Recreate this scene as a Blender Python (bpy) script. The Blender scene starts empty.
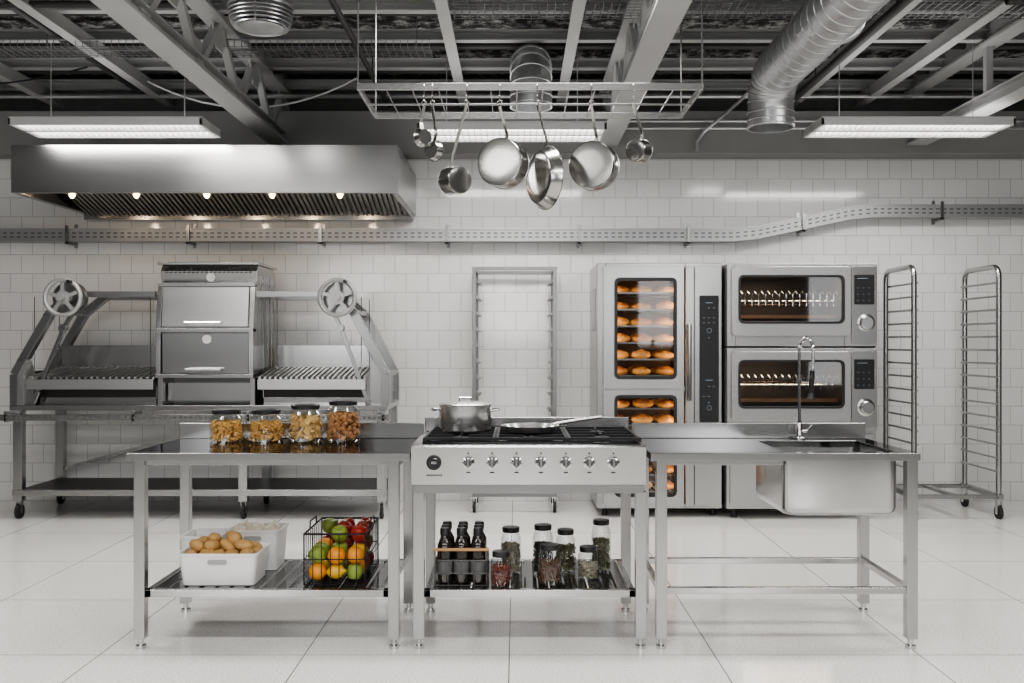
import bpy, bmesh, math, random
from mathutils import Vector, Matrix
random.seed(7)
COL=bpy.context.scene.collection
R=math.radians

# ---------------------------------------------------------------- materials
def nodes(name):
    m=bpy.data.materials.new(name); m.use_nodes=True
    nt=m.node_tree; b=nt.nodes['Principled BSDF']
    return m,nt,b
def plain(name,col,met=0.0,rough=0.5,emit=None,es=0.0,coat=0.0,var=0.0,vscale=20,bump=0.0,edge=None):
    m,nt,b=nodes(name)
    b.inputs['Base Color'].default_value=(*col,1); b.inputs['Metallic'].default_value=met
    b.inputs['Roughness'].default_value=rough
    if edge is not None: b.inputs['Specular Tint'].default_value=(edge,edge,edge,1)
    if coat: b.inputs['Coat Weight'].default_value=coat
    if emit: b.inputs['Emission Color'].default_value=(*emit,1); b.inputs['Emission Strength'].default_value=es
    tc=nt.nodes.new('ShaderNodeTexCoord'); n=nt.nodes.new('ShaderNodeTexNoise')
    n.inputs['Scale'].default_value=vscale; n.inputs['Detail'].default_value=4
    nt.links.new(tc.outputs['Object'],n.inputs['Vector'])
    if var:
        r=nt.nodes.new('ShaderNodeMix'); r.data_type='RGBA'
        r.inputs[6].default_value=(*[c*(1-var) for c in col],1); r.inputs[7].default_value=(*[min(1,c*(1+var)) for c in col],1)
        nt.links.new(n.outputs['Fac'],r.inputs[0]); nt.links.new(r.outputs[2],b.inputs['Base Color'])
    if bump:
        bp=nt.nodes.new('ShaderNodeBump'); bp.inputs['Strength'].default_value=bump; bp.inputs['Distance'].default_value=0.01
        nt.links.new(n.outputs['Fac'],bp.inputs['Height']); nt.links.new(bp.outputs[0],b.inputs['Normal'])
    return m
def brushed(name,col,r0,r1,stretch=(0.6,0.6,5),edge=None):
    m,nt,b=nodes(name)
    b.inputs['Base Color'].default_value=(*col,1); b.inputs['Metallic'].default_value=1
    if edge is not None: b.inputs['Specular Tint'].default_value=(edge,edge,edge,1)
    tc=nt.nodes.new('ShaderNodeTexCoord'); mp=nt.nodes.new('ShaderNodeMapping'); mp.inputs['Scale'].default_value=stretch
    n=nt.nodes.new('ShaderNodeTexNoise'); n.inputs['Scale'].default_value=2; n.inputs['Detail'].default_value=1
    mr=nt.nodes.new('ShaderNodeMapRange'); mr.inputs['To Min'].default_value=r0; mr.inputs['To Max'].default_value=r1
    nt.links.new(tc.outputs['Object'],mp.inputs[0]); nt.links.new(mp.outputs[0],n.inputs['Vector'])
    nt.links.new(n.outputs['Fac'],mr.inputs[0]); nt.links.new(mr.outputs[0],b.inputs['Roughness'])
    return m
def thinglass(name,tint=(0.95,0.97,0.97),lo=0.04,hi=0.6):
    m=bpy.data.materials.new(name); m.use_nodes=True; nt=m.node_tree; nt.nodes.clear()
    o=nt.nodes.new('ShaderNodeOutputMaterial'); t=nt.nodes.new('ShaderNodeBsdfTransparent'); t.inputs[0].default_value=(*tint,1)
    g=nt.nodes.new('ShaderNodeBsdfGlossy'); g.inputs['Roughness'].default_value=0.03
    lw=nt.nodes.new('ShaderNodeLayerWeight'); lw.inputs[0].default_value=0.3
    mr=nt.nodes.new('ShaderNodeMapRange'); mr.inputs['To Min'].default_value=lo; mr.inputs['To Max'].default_value=hi
    mx=nt.nodes.new('ShaderNodeMixShader')
    nt.links.new(lw.outputs['Facing'],mr.inputs[0]); nt.links.new(mr.outputs[0],mx.inputs[0])
    nt.links.new(t.outputs[0],mx.inputs[1]); nt.links.new(g.outputs[0],mx.inputs[2]); nt.links.new(mx.outputs[0],o.inputs[0])
    return m
STEEL=brushed('brushed_steel',(0.47,0.47,0.465),0.18,0.23)
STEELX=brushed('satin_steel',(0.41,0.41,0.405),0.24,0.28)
SIDESTEEL=brushed('shaded_steel',(0.33,0.33,0.33),0.26,0.3)  # darker steel tone for frames, brackets and side panels
RACKSTEEL=brushed('dull_rack_steel',(0.26,0.26,0.26),0.28,0.32)
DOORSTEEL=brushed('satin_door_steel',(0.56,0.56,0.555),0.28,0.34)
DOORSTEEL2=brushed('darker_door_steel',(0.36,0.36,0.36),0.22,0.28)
TOPSTEEL=brushed('worktop_steel',(0.3,0.3,0.3),0.05,0.08,(1,1,1),edge=0.5)
CHROME=plain('polished_chrome',(0.6,0.6,0.6),1,0.12)
POLISH=plain('pan_steel',(0.42,0.415,0.4),1,0.2)
PANSTEEL=plain('satin_pan_steel',(0.62,0.62,0.61),0.9,0.26)
CASTPALE=plain('pale_cast_metal',(0.42,0.42,0.415),0.6,0.38,var=0.05)
DSTEEL=plain('dark_polished_steel',(0.22,0.22,0.222),0.9,0.12,edge=0.8)
GALV=plain('galvanised_steel',(0.54,0.55,0.56),0.85,0.33,var=0.15,vscale=30)
MESHGALV=plain('dull_mesh_steel',(0.26,0.26,0.265),0.7,0.45)
TRAYGALV=plain('galvanised_tray_steel',(0.36,0.365,0.37),0.6,0.42,var=0.1,vscale=30)
SLOT=plain('dark_slot',(0.12,0.12,0.12),0.2,0.6)
BEAM=plain('painted_beam',(0.42,0.425,0.425),0.1,0.5,var=0.06,vscale=4)
HOUSING=plain('lamp_housing_grey',(0.5,0.5,0.5),0.1,0.5)
BLACK=plain('black_plastic',(0.015,0.015,0.016),0,0.35)
DARKPIPE=plain('black_painted_pipe',(0.04,0.04,0.04),0,0.5)
IRON=plain('cast_iron',(0.02,0.02,0.022),0.4,0.55,bump=0.2,vscale=200)
GREYWIRE=plain('grey_wire',(0.12,0.12,0.12),0.7,0.4)
GLOSSBLK=plain('black_glass',(0.008,0.008,0.01),0,0.06)
PANELBLK=plain('black_panel_film',(0.01,0.01,0.012),0,0.4)
ENAMEL=plain('pale_steel_panel',(0.45,0.453,0.45),0.8,0.26,var=0.03,vscale=3)
RUBBER=plain('black_rubber',(0.02,0.02,0.02),0,0.7)
WHITEP=plain('white_plastic',(0.8,0.8,0.79),0,0.4,var=0.02)
GLASS=thinglass('clear_glass')
OVGLASS=thinglass('oven_glass',(0.9,0.9,0.9),0.02,0.3)
DKGLASS=thinglass('smoked_oven_glass',(0.85,0.85,0.85),0.12,0.4)
WOOD=plain('wood_handle',(0.42,0.24,0.11),0,0.5,var=0.2,vscale=60)
BOTTLE=plain('dark_bottle_glass',(0.02,0.014,0.01),0,0.06,coat=1.0)
LAMP=plain('lamp_tube_glow',(1,1,1),0,0.5,emit=(1,0.99,0.96),es=5)
BULB=plain('warm_bulb_glow',(1,0.8,0.5),0,0.5,emit=(1,0.72,0.4),es=10)
ADDEDPANE=plain('daylight_window_pane',(0.8,0.8,0.8),0,0.3,emit=(0.97,0.98,1),es=1.5)  # glow of the added front panes, outside the view
LED=plain('display_marks',(0.3,0.35,0.4),0,0.5,emit=(0.7,0.8,1.0),es=0.1)
CONC=plain('grey_concrete',(0.27,0.27,0.265),0,0.8,var=0.12,vscale=3,bump=0.2)
DCONC=plain('dark_concrete',(0.12,0.12,0.12),0,0.85,var=0.3,vscale=6)
GREYWALL=plain('grey_plaster',(0.18,0.18,0.18),0,0.8,var=0.06,vscale=2)
WARMIN=plain('oven_lining',(0.11,0.06,0.03),0.3,0.4)
DARKIN=plain('dark_oven_lining',(0.1,0.08,0.065),0.6,0.35)

def tiles():
    m,nt,b=nodes('white_wall_tiles')
    tc=nt.nodes.new('ShaderNodeTexCoord'); sp=nt.nodes.new('ShaderNodeSeparateXYZ'); cb=nt.nodes.new('ShaderNodeCombineXYZ')
    nt.links.new(tc.outputs['Object'],sp.inputs[0]); nt.links.new(sp.outputs[0],cb.inputs[0]); nt.links.new(sp.outputs[2],cb.inputs[1])
    br=nt.nodes.new('ShaderNodeTexBrick'); br.offset=0.5
    br.inputs['Scale'].default_value=1; br.inputs['Brick Width'].default_value=0.195; br.inputs['Row Height'].default_value=0.168
    br.inputs['Mortar Size'].default_value=0.003; br.inputs['Mortar Smooth'].default_value=0.2; br.inputs['Bias'].default_value=0
    br.inputs['Color1'].default_value=(0.73,0.725,0.715,1); br.inputs['Color2'].default_value=(0.78,0.775,0.765,1); br.inputs['Mortar'].default_value=(0.47,0.465,0.455,1)
    nt.links.new(cb.outputs[0],br.inputs['Vector']); nt.links.new(br.outputs['Color'],b.inputs['Base Color'])
    bp=nt.nodes.new('ShaderNodeBump'); bp.invert=True; bp.inputs['Strength'].default_value=0.5; bp.inputs['Distance'].default_value=0.003
    nt.links.new(br.outputs['Fac'],bp.inputs['Height']); nt.links.new(bp.outputs[0],b.inputs['Normal'])
    b.inputs['Roughness'].default_value=0.09
    return m
def floormat():
    m,nt,b=nodes('pale_terrazzo_floor_tiles')
    tc=nt.nodes.new('ShaderNodeTexCoord')
    br=nt.nodes.new('ShaderNodeTexBrick'); br.offset=0.0
    br.inputs['Scale'].default_value=1; br.inputs['Brick Width'].default_value=0.92; br.inputs['Row Height'].default_value=0.92
    br.inputs['Mortar Size'].default_value=0.003; br.inputs['Mortar Smooth'].default_value=0.1
    br.inputs['Mortar'].default_value=(0.16,0.16,0.155,1)
    nt.links.new(tc.outputs['Object'],br.inputs['Vector'])
    n=nt.nodes.new('ShaderNodeTexNoise'); n.inputs['Scale'].default_value=110; n.inputs['Detail'].default_value=3
    nt.links.new(tc.outputs['Object'],n.inputs['Vector'])
    cr=nt.nodes.new('ShaderNodeValToRGB'); cr.color_ramp.elements[0].position=0.33; cr.color_ramp.elements[0].color=(0.54,0.52,0.49,1)
    cr.color_ramp.elements[1].position=0.47; cr.color_ramp.elements[1].color=(0.85,0.835,0.81,1)
    nt.links.new(n.outputs['Fac'],cr.inputs[0]); nt.links.new(cr.outputs[0],br.inputs['Color1']); nt.links.new(cr.outputs[0],br.inputs['Color2'])
    nt.links.new(br.outputs['Color'],b.inputs['Base Color'])
    b.inputs['Roughness'].default_value=0.1
    return m
def deckmat():
    m,nt,b=nodes('dark_rough_ceiling_deck')
    tc=nt.nodes.new('ShaderNodeTexCoord'); n=nt.nodes.new('ShaderNodeTexNoise'); n.inputs['Scale'].default_value=9; n.inputs['Detail'].default_value=10; n.inputs['Roughness'].default_value=0.78
    nt.links.new(tc.outputs['Object'],n.inputs['Vector'])
    cr=nt.nodes.new('ShaderNodeValToRGB'); cr.color_ramp.elements[0].position=0.48; cr.color_ramp.elements[0].color=(0.025,0.025,0.025,1)
    cr.color_ramp.elements[1].position=0.66; cr.color_ramp.elements[1].color=(0.6,0.6,0.59,1)
    nt.links.new(n.outputs['Fac'],cr.inputs[0]); nt.links.new(cr.outputs[0],b.inputs['Base Color']); b.inputs['Roughness'].default_value=0.9
    return m
def breadmat():
    m,nt,b=nodes('baked_bread_crust')
    tc=nt.nodes.new('ShaderNodeTexCoord'); sp=nt.nodes.new('ShaderNodeSeparateXYZ'); nt.links.new(tc.outputs['Generated'],sp.inputs[0])
    n=nt.nodes.new('ShaderNodeTexNoise'); n.inputs['Scale'].default_value=5; nt.links.new(tc.outputs['Generated'],n.inputs['Vector'])
    ad=nt.nodes.new('ShaderNodeMath'); ad.operation='MULTIPLY'; nt.links.new(sp.outputs[2],ad.inputs[0]); nt.links.new(n.outputs['Fac'],ad.inputs[1])
    oi=nt.nodes.new('ShaderNodeObjectInfo'); sc=nt.nodes.new('ShaderNodeMath'); sc.operation='MULTIPLY_ADD'
    nt.links.new(oi.outputs['Random'],sc.inputs[0]); sc.inputs[1].default_value=0.2; nt.links.new(ad.outputs[0],sc.inputs[2])
    cr=nt.nodes.new('ShaderNodeValToRGB'); cr.color_ramp.elements[0].position=0.1; cr.color_ramp.elements[0].color=(0.8,0.5,0.2,1)
    cr.color_ramp.elements[1].position=0.55; cr.color_ramp.elements[1].color=(0.27,0.1,0.025,1)
    nt.links.new(sc.outputs[0],cr.inputs[0]); nt.links.new(cr.outputs[0],b.inputs['Base Color']); b.inputs['Roughness'].default_value=0.4
    return m
TILE=tiles(); FLOOR=floormat(); DECK=deckmat(); BREAD=breadmat()

# ---------------------------------------------------------------- mesh builder
def rot_to(d):
    return Vector((0,0,1)).rotation_difference(Vector(d).normalized()).to_matrix()
class MB:
    def __init__(s): s.v=[]; s.f=[]
    def add(s,vs,fs):
        o=len(s.v); s.v+= [Vector(p) for p in vs]; s.f+=[tuple(i+o for i in f) for f in fs]; return s
    def box(s,x0,x1,y0,y1,z0,z1):
        return s.add([(x0,y0,z0),(x1,y0,z0),(x1,y1,z0),(x0,y1,z0),(x0,y0,z1),(x1,y0,z1),(x1,y1,z1),(x0,y1,z1)],
          [(0,3,2,1),(4,5,6,7),(0,1,5,4),(1,2,6,5),(2,3,7,6),(3,0,4,7)])
    def beam(s,p0,p1,w,h,up=(0,0,1)):
        p0=Vector(p0);p1=Vector(p1);d=(p1-p0).normalized();a=d.cross(Vector(up)).normalized();b=a.cross(d).normalized()
        vs=[]
        for p in (p0,p1):
            for i,j in((-1,-1),(1,-1),(1,1),(-1,1)): vs.append(p+a*i*w/2+b*j*h/2)
        return s.add(vs,[(0,1,2,3),(7,6,5,4),(0,4,5,1),(1,5,6,2),(2,6,7,3),(3,7,4,0)])
    def cyl(s,p0,p1,r,r2=None,n=16,caps=True):
        if r2 is None:r2=r
        p0=Vector(p0);p1=Vector(p1);M=rot_to(p1-p0);vs=[]
        for p,rr in((p0,r),(p1,r2)):
            for i in range(n):
                a=2*math.pi*i/n; vs.append(p+M@Vector((rr*math.cos(a),rr*math.sin(a),0)))
        fs=[(i,(i+1)%n,n+(i+1)%n,n+i) for i in range(n)]
        if caps: fs+=[tuple(range(n-1,-1,-1)),tuple(range(n,2*n))]
        return s.add(vs,fs)
    def lathe(s,prof,c=(0,0,0),ax=(0,0,1),n=24,M=None):
        if M is None:M=rot_to(ax)
        c=Vector(c);vs=[];k=len(prof)
        for r,z in prof:
            for i in range(n):
                a=2*math.pi*i/n; vs.append(c+M@Vector((r*math.cos(a),r*math.sin(a),z)))
        fs=[(j*n+i,j*n+(i+1)%n,(j+1)*n+(i+1)%n,(j+1)*n+i) for j in range(k-1) for i in range(n)]
        return s.add(vs,fs)
    def tube(s,pts,r,n=8,closed=False):
        pts=[Vector(p) for p in pts];k=len(pts);vs=[];prev=None
        for i,p in enumerate(pts):
            if closed: t=(pts[(i+1)%k]-pts[i-1])
            else: t=pts[min(i+1,k-1)]-pts[max(i-1,0)]
            t.normalize()
            if prev is None:
                u=t.orthogonal().normalized()
            else:
                u=prev-t*prev.dot(t); u.normalize()
            prev=u; w=t.cross(u)
            for j in range(n):
                a=2*math.pi*j/n; vs.append(p+u*math.cos(a)*r+w*math.sin(a)*r)
        m=k if closed else k-1
        fs=[]
        for i in range(m):
            i2=(i+1)%k
            for j in range(n): fs.append((i*n+j,i*n+(j+1)%n,i2*n+(j+1)%n,i2*n+j))
        if not closed: fs+=[tuple(range(n-1,-1,-1)),tuple((k-1)*n+j for j in range(n))]
        return s.add(vs,fs)
    def ring(s,c,rad,r,ax=(0,0,1),n=32,m=8):
        M=rot_to(ax);c=Vector(c)
        return s.tube([c+M@Vector((rad*math.cos(2*math.pi*i/n),rad*math.sin(2*math.pi*i/n),0)) for i in range(n)],r,m,True)
    def ball(s,c,r,sc=(1,1,1),n=16,k=10,M=None):
        c=Vector(c);vs=[];M=M or Matrix.Identity(3)
        for j in range(1,k):
            t=math.pi*j/k
            for i in range(n):
                a=2*math.pi*i/n; vs.append(c+M@Vector((r*sc[0]*math.sin(t)*math.cos(a),r*sc[1]*math.sin(t)*math.sin(a),r*sc[2]*math.cos(t))))
        t0=len(vs); vs.append(c+M@Vector((0,0,r*sc[2]))); vs.append(c+M@Vector((0,0,-r*sc[2])))
        fs=[(j*n+i,(j+1)*n+i,(j+1)*n+(i+1)%n,j*n+(i+1)%n) for j in range(k-2) for i in range(n)]
        fs+=[(t0,i,(i+1)%n) for i in range(n)]+[(t0+1,(k-2)*n+(i+1)%n,(k-2)*n+i) for i in range(n)]
        return s.add(vs,fs)
    def prism(s,poly,y0,y1):
        k=len(poly); vs=[(x,y0,z) for x,z in poly]+[(x,y1,z) for x,z in poly]
        return s.add(vs,[tuple(range(k)),tuple(range(2*k-1,k-1,-1))]+[(i,i+k,(i+1)%k+k,(i+1)%k) for i in range(k)])
    def prismx(s,poly,x0,x1):
        k=len(poly); vs=[(x0,y,z) for y,z in poly]+[(x1,y,z) for y,z in poly]
        return s.add(vs,[tuple(range(k)),tuple(range(2*k-1,k-1,-1))]+[(i,i+k,(i+1)%k+k,(i+1)%k) for i in range(k)])
    def rrpanel(s,x0,x1,z0,z1,r,y0,y1):
        return s.prism(rr(x0,x1,z0,z1,r),y0,y1)
    def rrframe(s,o,i,y0,y1):
        a=rr(*o);b=rr(*i);k=len(a)
        vs=[(x,y0,z) for x,z in a]+[(x,y0,z) for x,z in b]+[(x,y1,z) for x,z in a]+[(x,y1,z) for x,z in b]
        fs=[]
        for j in range(k):
            l=(j+1)%k
            fs+=[(j,l,k+l,k+j),(2*k+j,3*k+j,3*k+l,2*k+l),(j,2*k+j,2*k+l,l),(k+j,k+l,3*k+l,3*k+j)]
        return s.add(vs,fs)
    def tub(s,x0,x1,y0,y1,z,rings,r=0.03,seg=5):
        k=len(rr(x0,x1,y0,y1,r,seg)); vs=[]
        for dx,zz in rings: vs+=[(p[0],p[1],z+zz) for p in rr(x0+dx,x1-dx,y0+dx,y1-dx,max(r-dx*0.5,0.008),seg)]
        fs=[(a*k+i,a*k+(i+1)%k,(a+1)*k+(i+1)%k,(a+1)*k+i) for a in range(len(rings)-1) for i in range(k)]
        fs+=[tuple(range(k)),tuple((len(rings)-1)*k+i for i in range(k))]
        return s.add(vs,fs)
def rr(x0,x1,z0,z1,r,seg=5):
    pts=[]
    for cx,cz,a0 in((x1-r,z1-r,0),(x0+r,z1-r,90),(x0+r,z0+r,180),(x1-r,z0+r,270)):
        for i in range(seg+1):
            a=R(a0+90*i/seg); pts.append((cx+r*math.cos(a),cz+r*math.sin(a)))
    return pts
def mkmesh(name,mb,mat,org,bev=0.0,ang=34):
    me=bpy.data.meshes.new(name); me.from_pydata([v-Vector(org) for v in mb.v],[],mb.f)
    bm=bmesh.new(); bm.from_mesh(me); bmesh.ops.recalc_face_normals(bm,faces=bm.faces)
    for f in bm.faces: f.smooth=True
    bm.to_mesh(me); bm.free(); me.set_sharp_from_angle(angle=R(ang)); me.materials.append(mat)
    ob=bpy.data.objects.new(name,me); COL.objects.link(ob)
    if bev:
        b=ob.modifiers.new('bevel','BEVEL'); b.width=bev; b.segments=2; b.limit_method='ANGLE'; b.angle_limit=R(50); b.harden_normals=True
    return ob
def thing(name,label,cat,loc=(0,0,0),group=None):
    e=bpy.data.objects.new(name,None); e.empty_display_size=0.1; e.location=loc; COL.objects.link(e)
    e['label']=label; e['category']=cat
    if group:e['group']=group
    return e
def absloc(o):
    v=Vector(o.location)
    while o.parent: o=o.parent; v+=Vector(o.location)
    return v
def part(root,name,mb,mat,bev=0.0,label=None):
    ob=mkmesh(name,mb,mat,absloc(root),bev); ob.parent=root
    if label: ob['label']=label
    return ob
def solo(name,mb,mat,label,cat,org=(0,0,0),bev=0.0,group=None,kind=None):
    ob=mkmesh(name,mb,mat,org,bev); ob.location=org
    ob['label']=label; ob['category']=cat
    if group: ob['group']=group
    if kind: ob['kind']=kind
    return ob
def struct(name,mb,mat,org=(0,0,0),label=None,cat=None,bev=0.0):
    ob=mkmesh(name,mb,mat,org,bev); ob.location=org; ob['kind']='structure'
    ob['label']=label or name; ob['category']=cat or name.split('_')[0]
    return ob
def clone(o,delta=None,label=None,parent=None):
    c=o.copy(); COL.objects.link(c)
    if parent: c.parent=parent
    if delta is not None: c.location=Vector(o.location)+Vector(delta)
    if label: c['label']=label
    for ch in o.children: clone(ch,None,None,c)
    return c

# ---------------------------------------------------------------- room
CZ=3.76
struct('floor',MB().box(-7,7,-3.5,8.6,-0.1,0),FLOOR,(-0.03,4.3,0),'pale speckled terrazzo floor in large square tiles','floor')
struct('wall_back',MB().box(-7,7,8.5,8.6,0,3.05),TILE,(0,8.5,0),'white glazed square wall tiles in running bond','wall')
struct('wall_back_upper',MB().box(-7,7,8.5,8.6,3.05,CZ),DCONC,(0,8.5,3.05),'dark concrete wall above the tiles','wall')
struct('wall_left',MB().box(-7.1,-7,-3.5,8.6,0,CZ),GREYWALL,(-7,2,0),'plain grey plastered side wall','wall')
struct('wall_right',MB().box(7,7.1,-3.5,8.6,0,CZ),GREYWALL,(7,2,0),'plain grey plastered side wall','wall')
struct('wall_front',MB().box(-7,7,-3.6,-3.5,0,CZ),GREYWALL,(0,-3.5,0),'plain grey plastered wall facing the kitchen','wall')
for i,(a,b,z0,z1) in enumerate(((5.7,6.8,0.6,3.0),(2.4,3.2,1.3,3.1),(-0.8,0.8,1.5,3.1),(-4.3,-2.7,1.3,3.1),(-6.8,-5.5,1.3,3.1))):  # bright panes added on the unseen wall for reflections in steel and oven glass
    struct('window_%d'%(i+1),MB().box(a,b,-3.5,-3.47,z0,z1),ADDEDPANE,((a+b)/2,-3.5,z0),'tall window with pale daylight','window')
struct('ceiling',MB().box(-7,7,-3.5,8.6,CZ,CZ+0.1),DECK,(0,4,CZ),'dark rough ceiling deck with pale flecks','ceiling')
struct('trim_1',MB().box(-7,7,8.25,8.5,3.03,3.4),CONC,(0,8.25,3.03),'grey concrete beam above the tiled wall','concrete beam',bev=0.006)

def joist(y,zb=3.6):
    return MB().box(-7,7,y-0.035,y+0.035,zb,zb+0.01).box(-7,7,y+0.025,y+0.035,zb+0.01,zb+0.07).box(-7,7,y-0.035,y+0.035,zb+0.07,zb+0.08)
j0=solo('ceiling_joist',joist(6.37),BEAM,'pale grey painted steel channel under the ceiling deck','ceiling joist',(0,6.37,3.6),group='ceiling joists')
for dy in (-3.8,-3.0,-2.2,-1.45,-0.7,0.62,1.33,1.95): clone(j0,(0,dy,0))
def truss(x,web=True):
    t=thing('roof_truss','pale grey painted steel roof truss'+(' with diagonal webs' if web else ' of two parallel beams'),'roof truss',(x,5,3.1),group='roof trusses')
    m=MB().box(x-0.085,x+0.085,1.5,8.25,3.1,3.118).box(x-0.008,x+0.008,1.5,8.25,3.118,3.2).box(x-0.06,x+0.06,1.5,8.25,3.2,3.212)
    part(t,'bottom_chord',m,BEAM)
    m=MB().box(x-0.07,x+0.07,1.5,8.5,3.56,3.58).box(x-0.008,x+0.008,1.5,8.5,3.58,CZ)
    part(t,'top_chord',m,BEAM)
    y=1.6
    m=MB()
    while y<8.0:
        a=(x,y,3.16);b=(x,y+0.45,3.6);c=(x,y+0.9,3.16)
        if web:
            m.beam(a,b,0.05,0.05,(1,0,0)); m.beam(b,c,0.05,0.05,(1,0,0))
            m.prismx([(y-0.16,3.2),(y+0.16,3.2),(y+0.08,3.34),(y-0.08,3.34)],x-0.006,x+0.006)
            m.prismx([(y+0.29,3.56),(y+0.61,3.56),(y+0.52,3.4),(y+0.38,3.4)],x-0.006,x+0.006)
        elif int(y*10)%2==0: m.beam((x,y,3.2),(x,y,3.57),0.05,0.05,(1,0,0))
        y+=0.9
    part(t,'web_member',m,BEAM)
    return t
t0=truss(-2.03); clone(t0,(2.82,0,0))
t1=truss(3.45,False); clone(t1,(-8.2,0,0))
cr=solo('ceiling_channel',MB().box(-0.48,-0.44,1.5,8.5,3.5,3.6).box(-0.5,-0.42,1.5,8.5,3.49,3.502),BEAM,'grey steel channel running under the ceiling joists','ceiling channel',(-0.46,5,3.5),group='ceiling channels')
for dx in (-2.6,0.85,2.9,3.5,-3.6): clone(cr,(dx,0,0))
for z,y,rad in ((3.5,8.15,0.02),(3.3,8.2,0.014),(3.24,8.21,0.012)):
    solo('conduit_pipe',MB().cyl((-7 if z>3.4 else 0.8,y,z),(7,y,z),rad,n=10),GALV,'thin grey metal conduit along the concrete beam','conduit pipe',(0,y,z),group='conduits')
solo('conduit_pipe',MB().tube([(1.55,8.2,3.05),(1.55,8.2,3.12),(1.6,8.18,3.2),(1.75,8.1,3.32),(1.85,7.9,3.4),(1.9,7.2,3.45),(1.9,6.0,3.5)],0.014,8),GALV,'bent grey conduit rising to the ceiling','conduit pipe',(1.55,8.2,3.05))
for (xa,ya,za,xb,yb,zb_,rad) in ((-7,7.35,3.68,7,7.35,3.68,0.028),(2.3,2,3.42,2.3,8.3,3.42,0.03),(3.0,5.85,3.5,7,5.85,3.5,0.035),(-1.1,2,3.45,-1.1,8.3,3.45,0.02),(-7,6.0,3.52,-2.1,6.0,3.52,0.025),(-3.2,2,3.54,-3.2,8.3,3.54,0.025),(-7,6.65,3.69,7,6.65,3.69,0.02),(-7,8.0,3.67,7,8.0,3.67,0.025)):
    m=MB().cyl((xa,ya,za),(xb,yb,zb_),rad,n=12)
    for f in (0.1,0.35,0.6,0.85):
        p=Vector((xa,ya,za)).lerp(Vector((xb,yb,zb_)),f); m.tube([p,(p.x,p.y,CZ)],0.005,6)
    solo('service_pipe',m,DARKPIPE,'black service pipe hung below the ceiling deck','service pipe',((xa+xb)/2,(ya+yb)/2,za),group='service pipes')
def cat(p0,p1,sag,n=14):
    p0=Vector(p0);p1=Vector(p1);return [p0.lerp(p1,i/n)-Vector((0,0,sag*4*(i/n)*(1-i/n))) for i in range(n+1)]
solo('ceiling_cable',MB().tube(cat((-3.1,7.9,3.59),(-1.3,7.9,3.59),0.25)[:15],0.008,6),WHITEP,'thin white cable sagging below the joists','cable',(-2.2,7.9,3.4))
solo('ceiling_cable',MB().tube(cat((-5.5,7.6,3.59),(-3.4,7.6,3.59),0.15),0.007,6),BLACK,'thin black cable sagging below the joists','cable',(-4.2,7.6,3.4))
def meshtray(x0,x1,y,z,w=0.12):
    m=MB()
    for yy in (y-w,y+w): m.tube([(x0,yy,z+0.05),(x1,yy,z+0.05)],0.006,6)
    k=int((x1-x0)/0.05)
    for i in range(k+1):
        x=x0+(x1-x0)*i/k; m.tube([(x,y-w,z+0.05),(x,y-w,z),(x,y+w,z),(x,y+w,z+0.05)],0.003,4)
    for q in range(7): m.tube([(x0,y-w+q*w/3,z),(x1,y-w+q*w/3,z)],0.003,4)
    for x in (x0+0.1,(x0+x1)/2,x1-0.1): m.tube([(x,y,z),(x,y,CZ)],0.004,6)
    return m
solo('wire_cable_tray',meshtray(-0.4,7,6.1,3.52,0.16),MESHGALV,'wire mesh cable tray hung below the ceiling','cable tray',(3,6.1,3.5),group='ceiling cable trays')
solo('wire_cable_tray',meshtray(-6,-0.6,6.75,3.45),MESHGALV,'wire mesh cable tray hung below the ceiling','cable tray',(-3,6.75,3.45),group='ceiling cable trays')

def walltray():
    m=MB(); sl=MB()
    path=[(-7,2.29),(1.9,2.29),(2.1,2.31),(2.9,2.48),(3.1,2.5),(7,2.5)]
    for (xa,za),(xb,zb) in zip(path[:-1],path[1:]):
        for dz in (0,0.1): m.beam((xa,8.33,za+dz),(xb,8.33,zb+dz),0.014,0.012)
        m.beam((xa,8.336,za+0.05),(xb,8.336,zb+0.05),0.004,0.1)
        m.beam((xa,8.39,za-0.004),(xb,8.39,zb-0.004),0.11,0.005)
        L=math.hypot(xb-xa,zb-za);k=max(1,int(L/0.06)); sn=(zb-za)/L; cs=(xb-xa)/L
        for i in range(k):
            t=(i+0.2)/k; x=xa+(xb-xa)*t; z=za+(zb-za)*t
            for dz in (0.032,0.066): sl.beam((x,8.333,z+dz),(x+0.032*cs,8.333,z+dz+0.032*sn),0.003,0.012)
    return m,sl
wt=thing('cable_tray','galvanised perforated cable tray fixed along the tiled wall','cable tray',(0,8.4,2.3))
m,sl=walltray()
part(wt,'tray',m,TRAYGALV); q=part(wt,'slots',sl,SLOT); q['kind']='stuff'
for x in (-3.9,-2.85,-1.7,-0.6,0.55,1.5,2.5,3.7):
    z=2.29 if x<2.0 else (2.395 if x<3.02 else 2.5)
    part(wt,'bracket',MB().box(x-0.013,x+0.013,8.31,8.5,z-0.03,z-0.012).box(x-0.013,x+0.013,8.31,8.32,z-0.03,z+0.13).box(x-0.013,x+0.013,8.49,8.5,z-0.05,z+0.16),SIDESTEEL)

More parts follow.
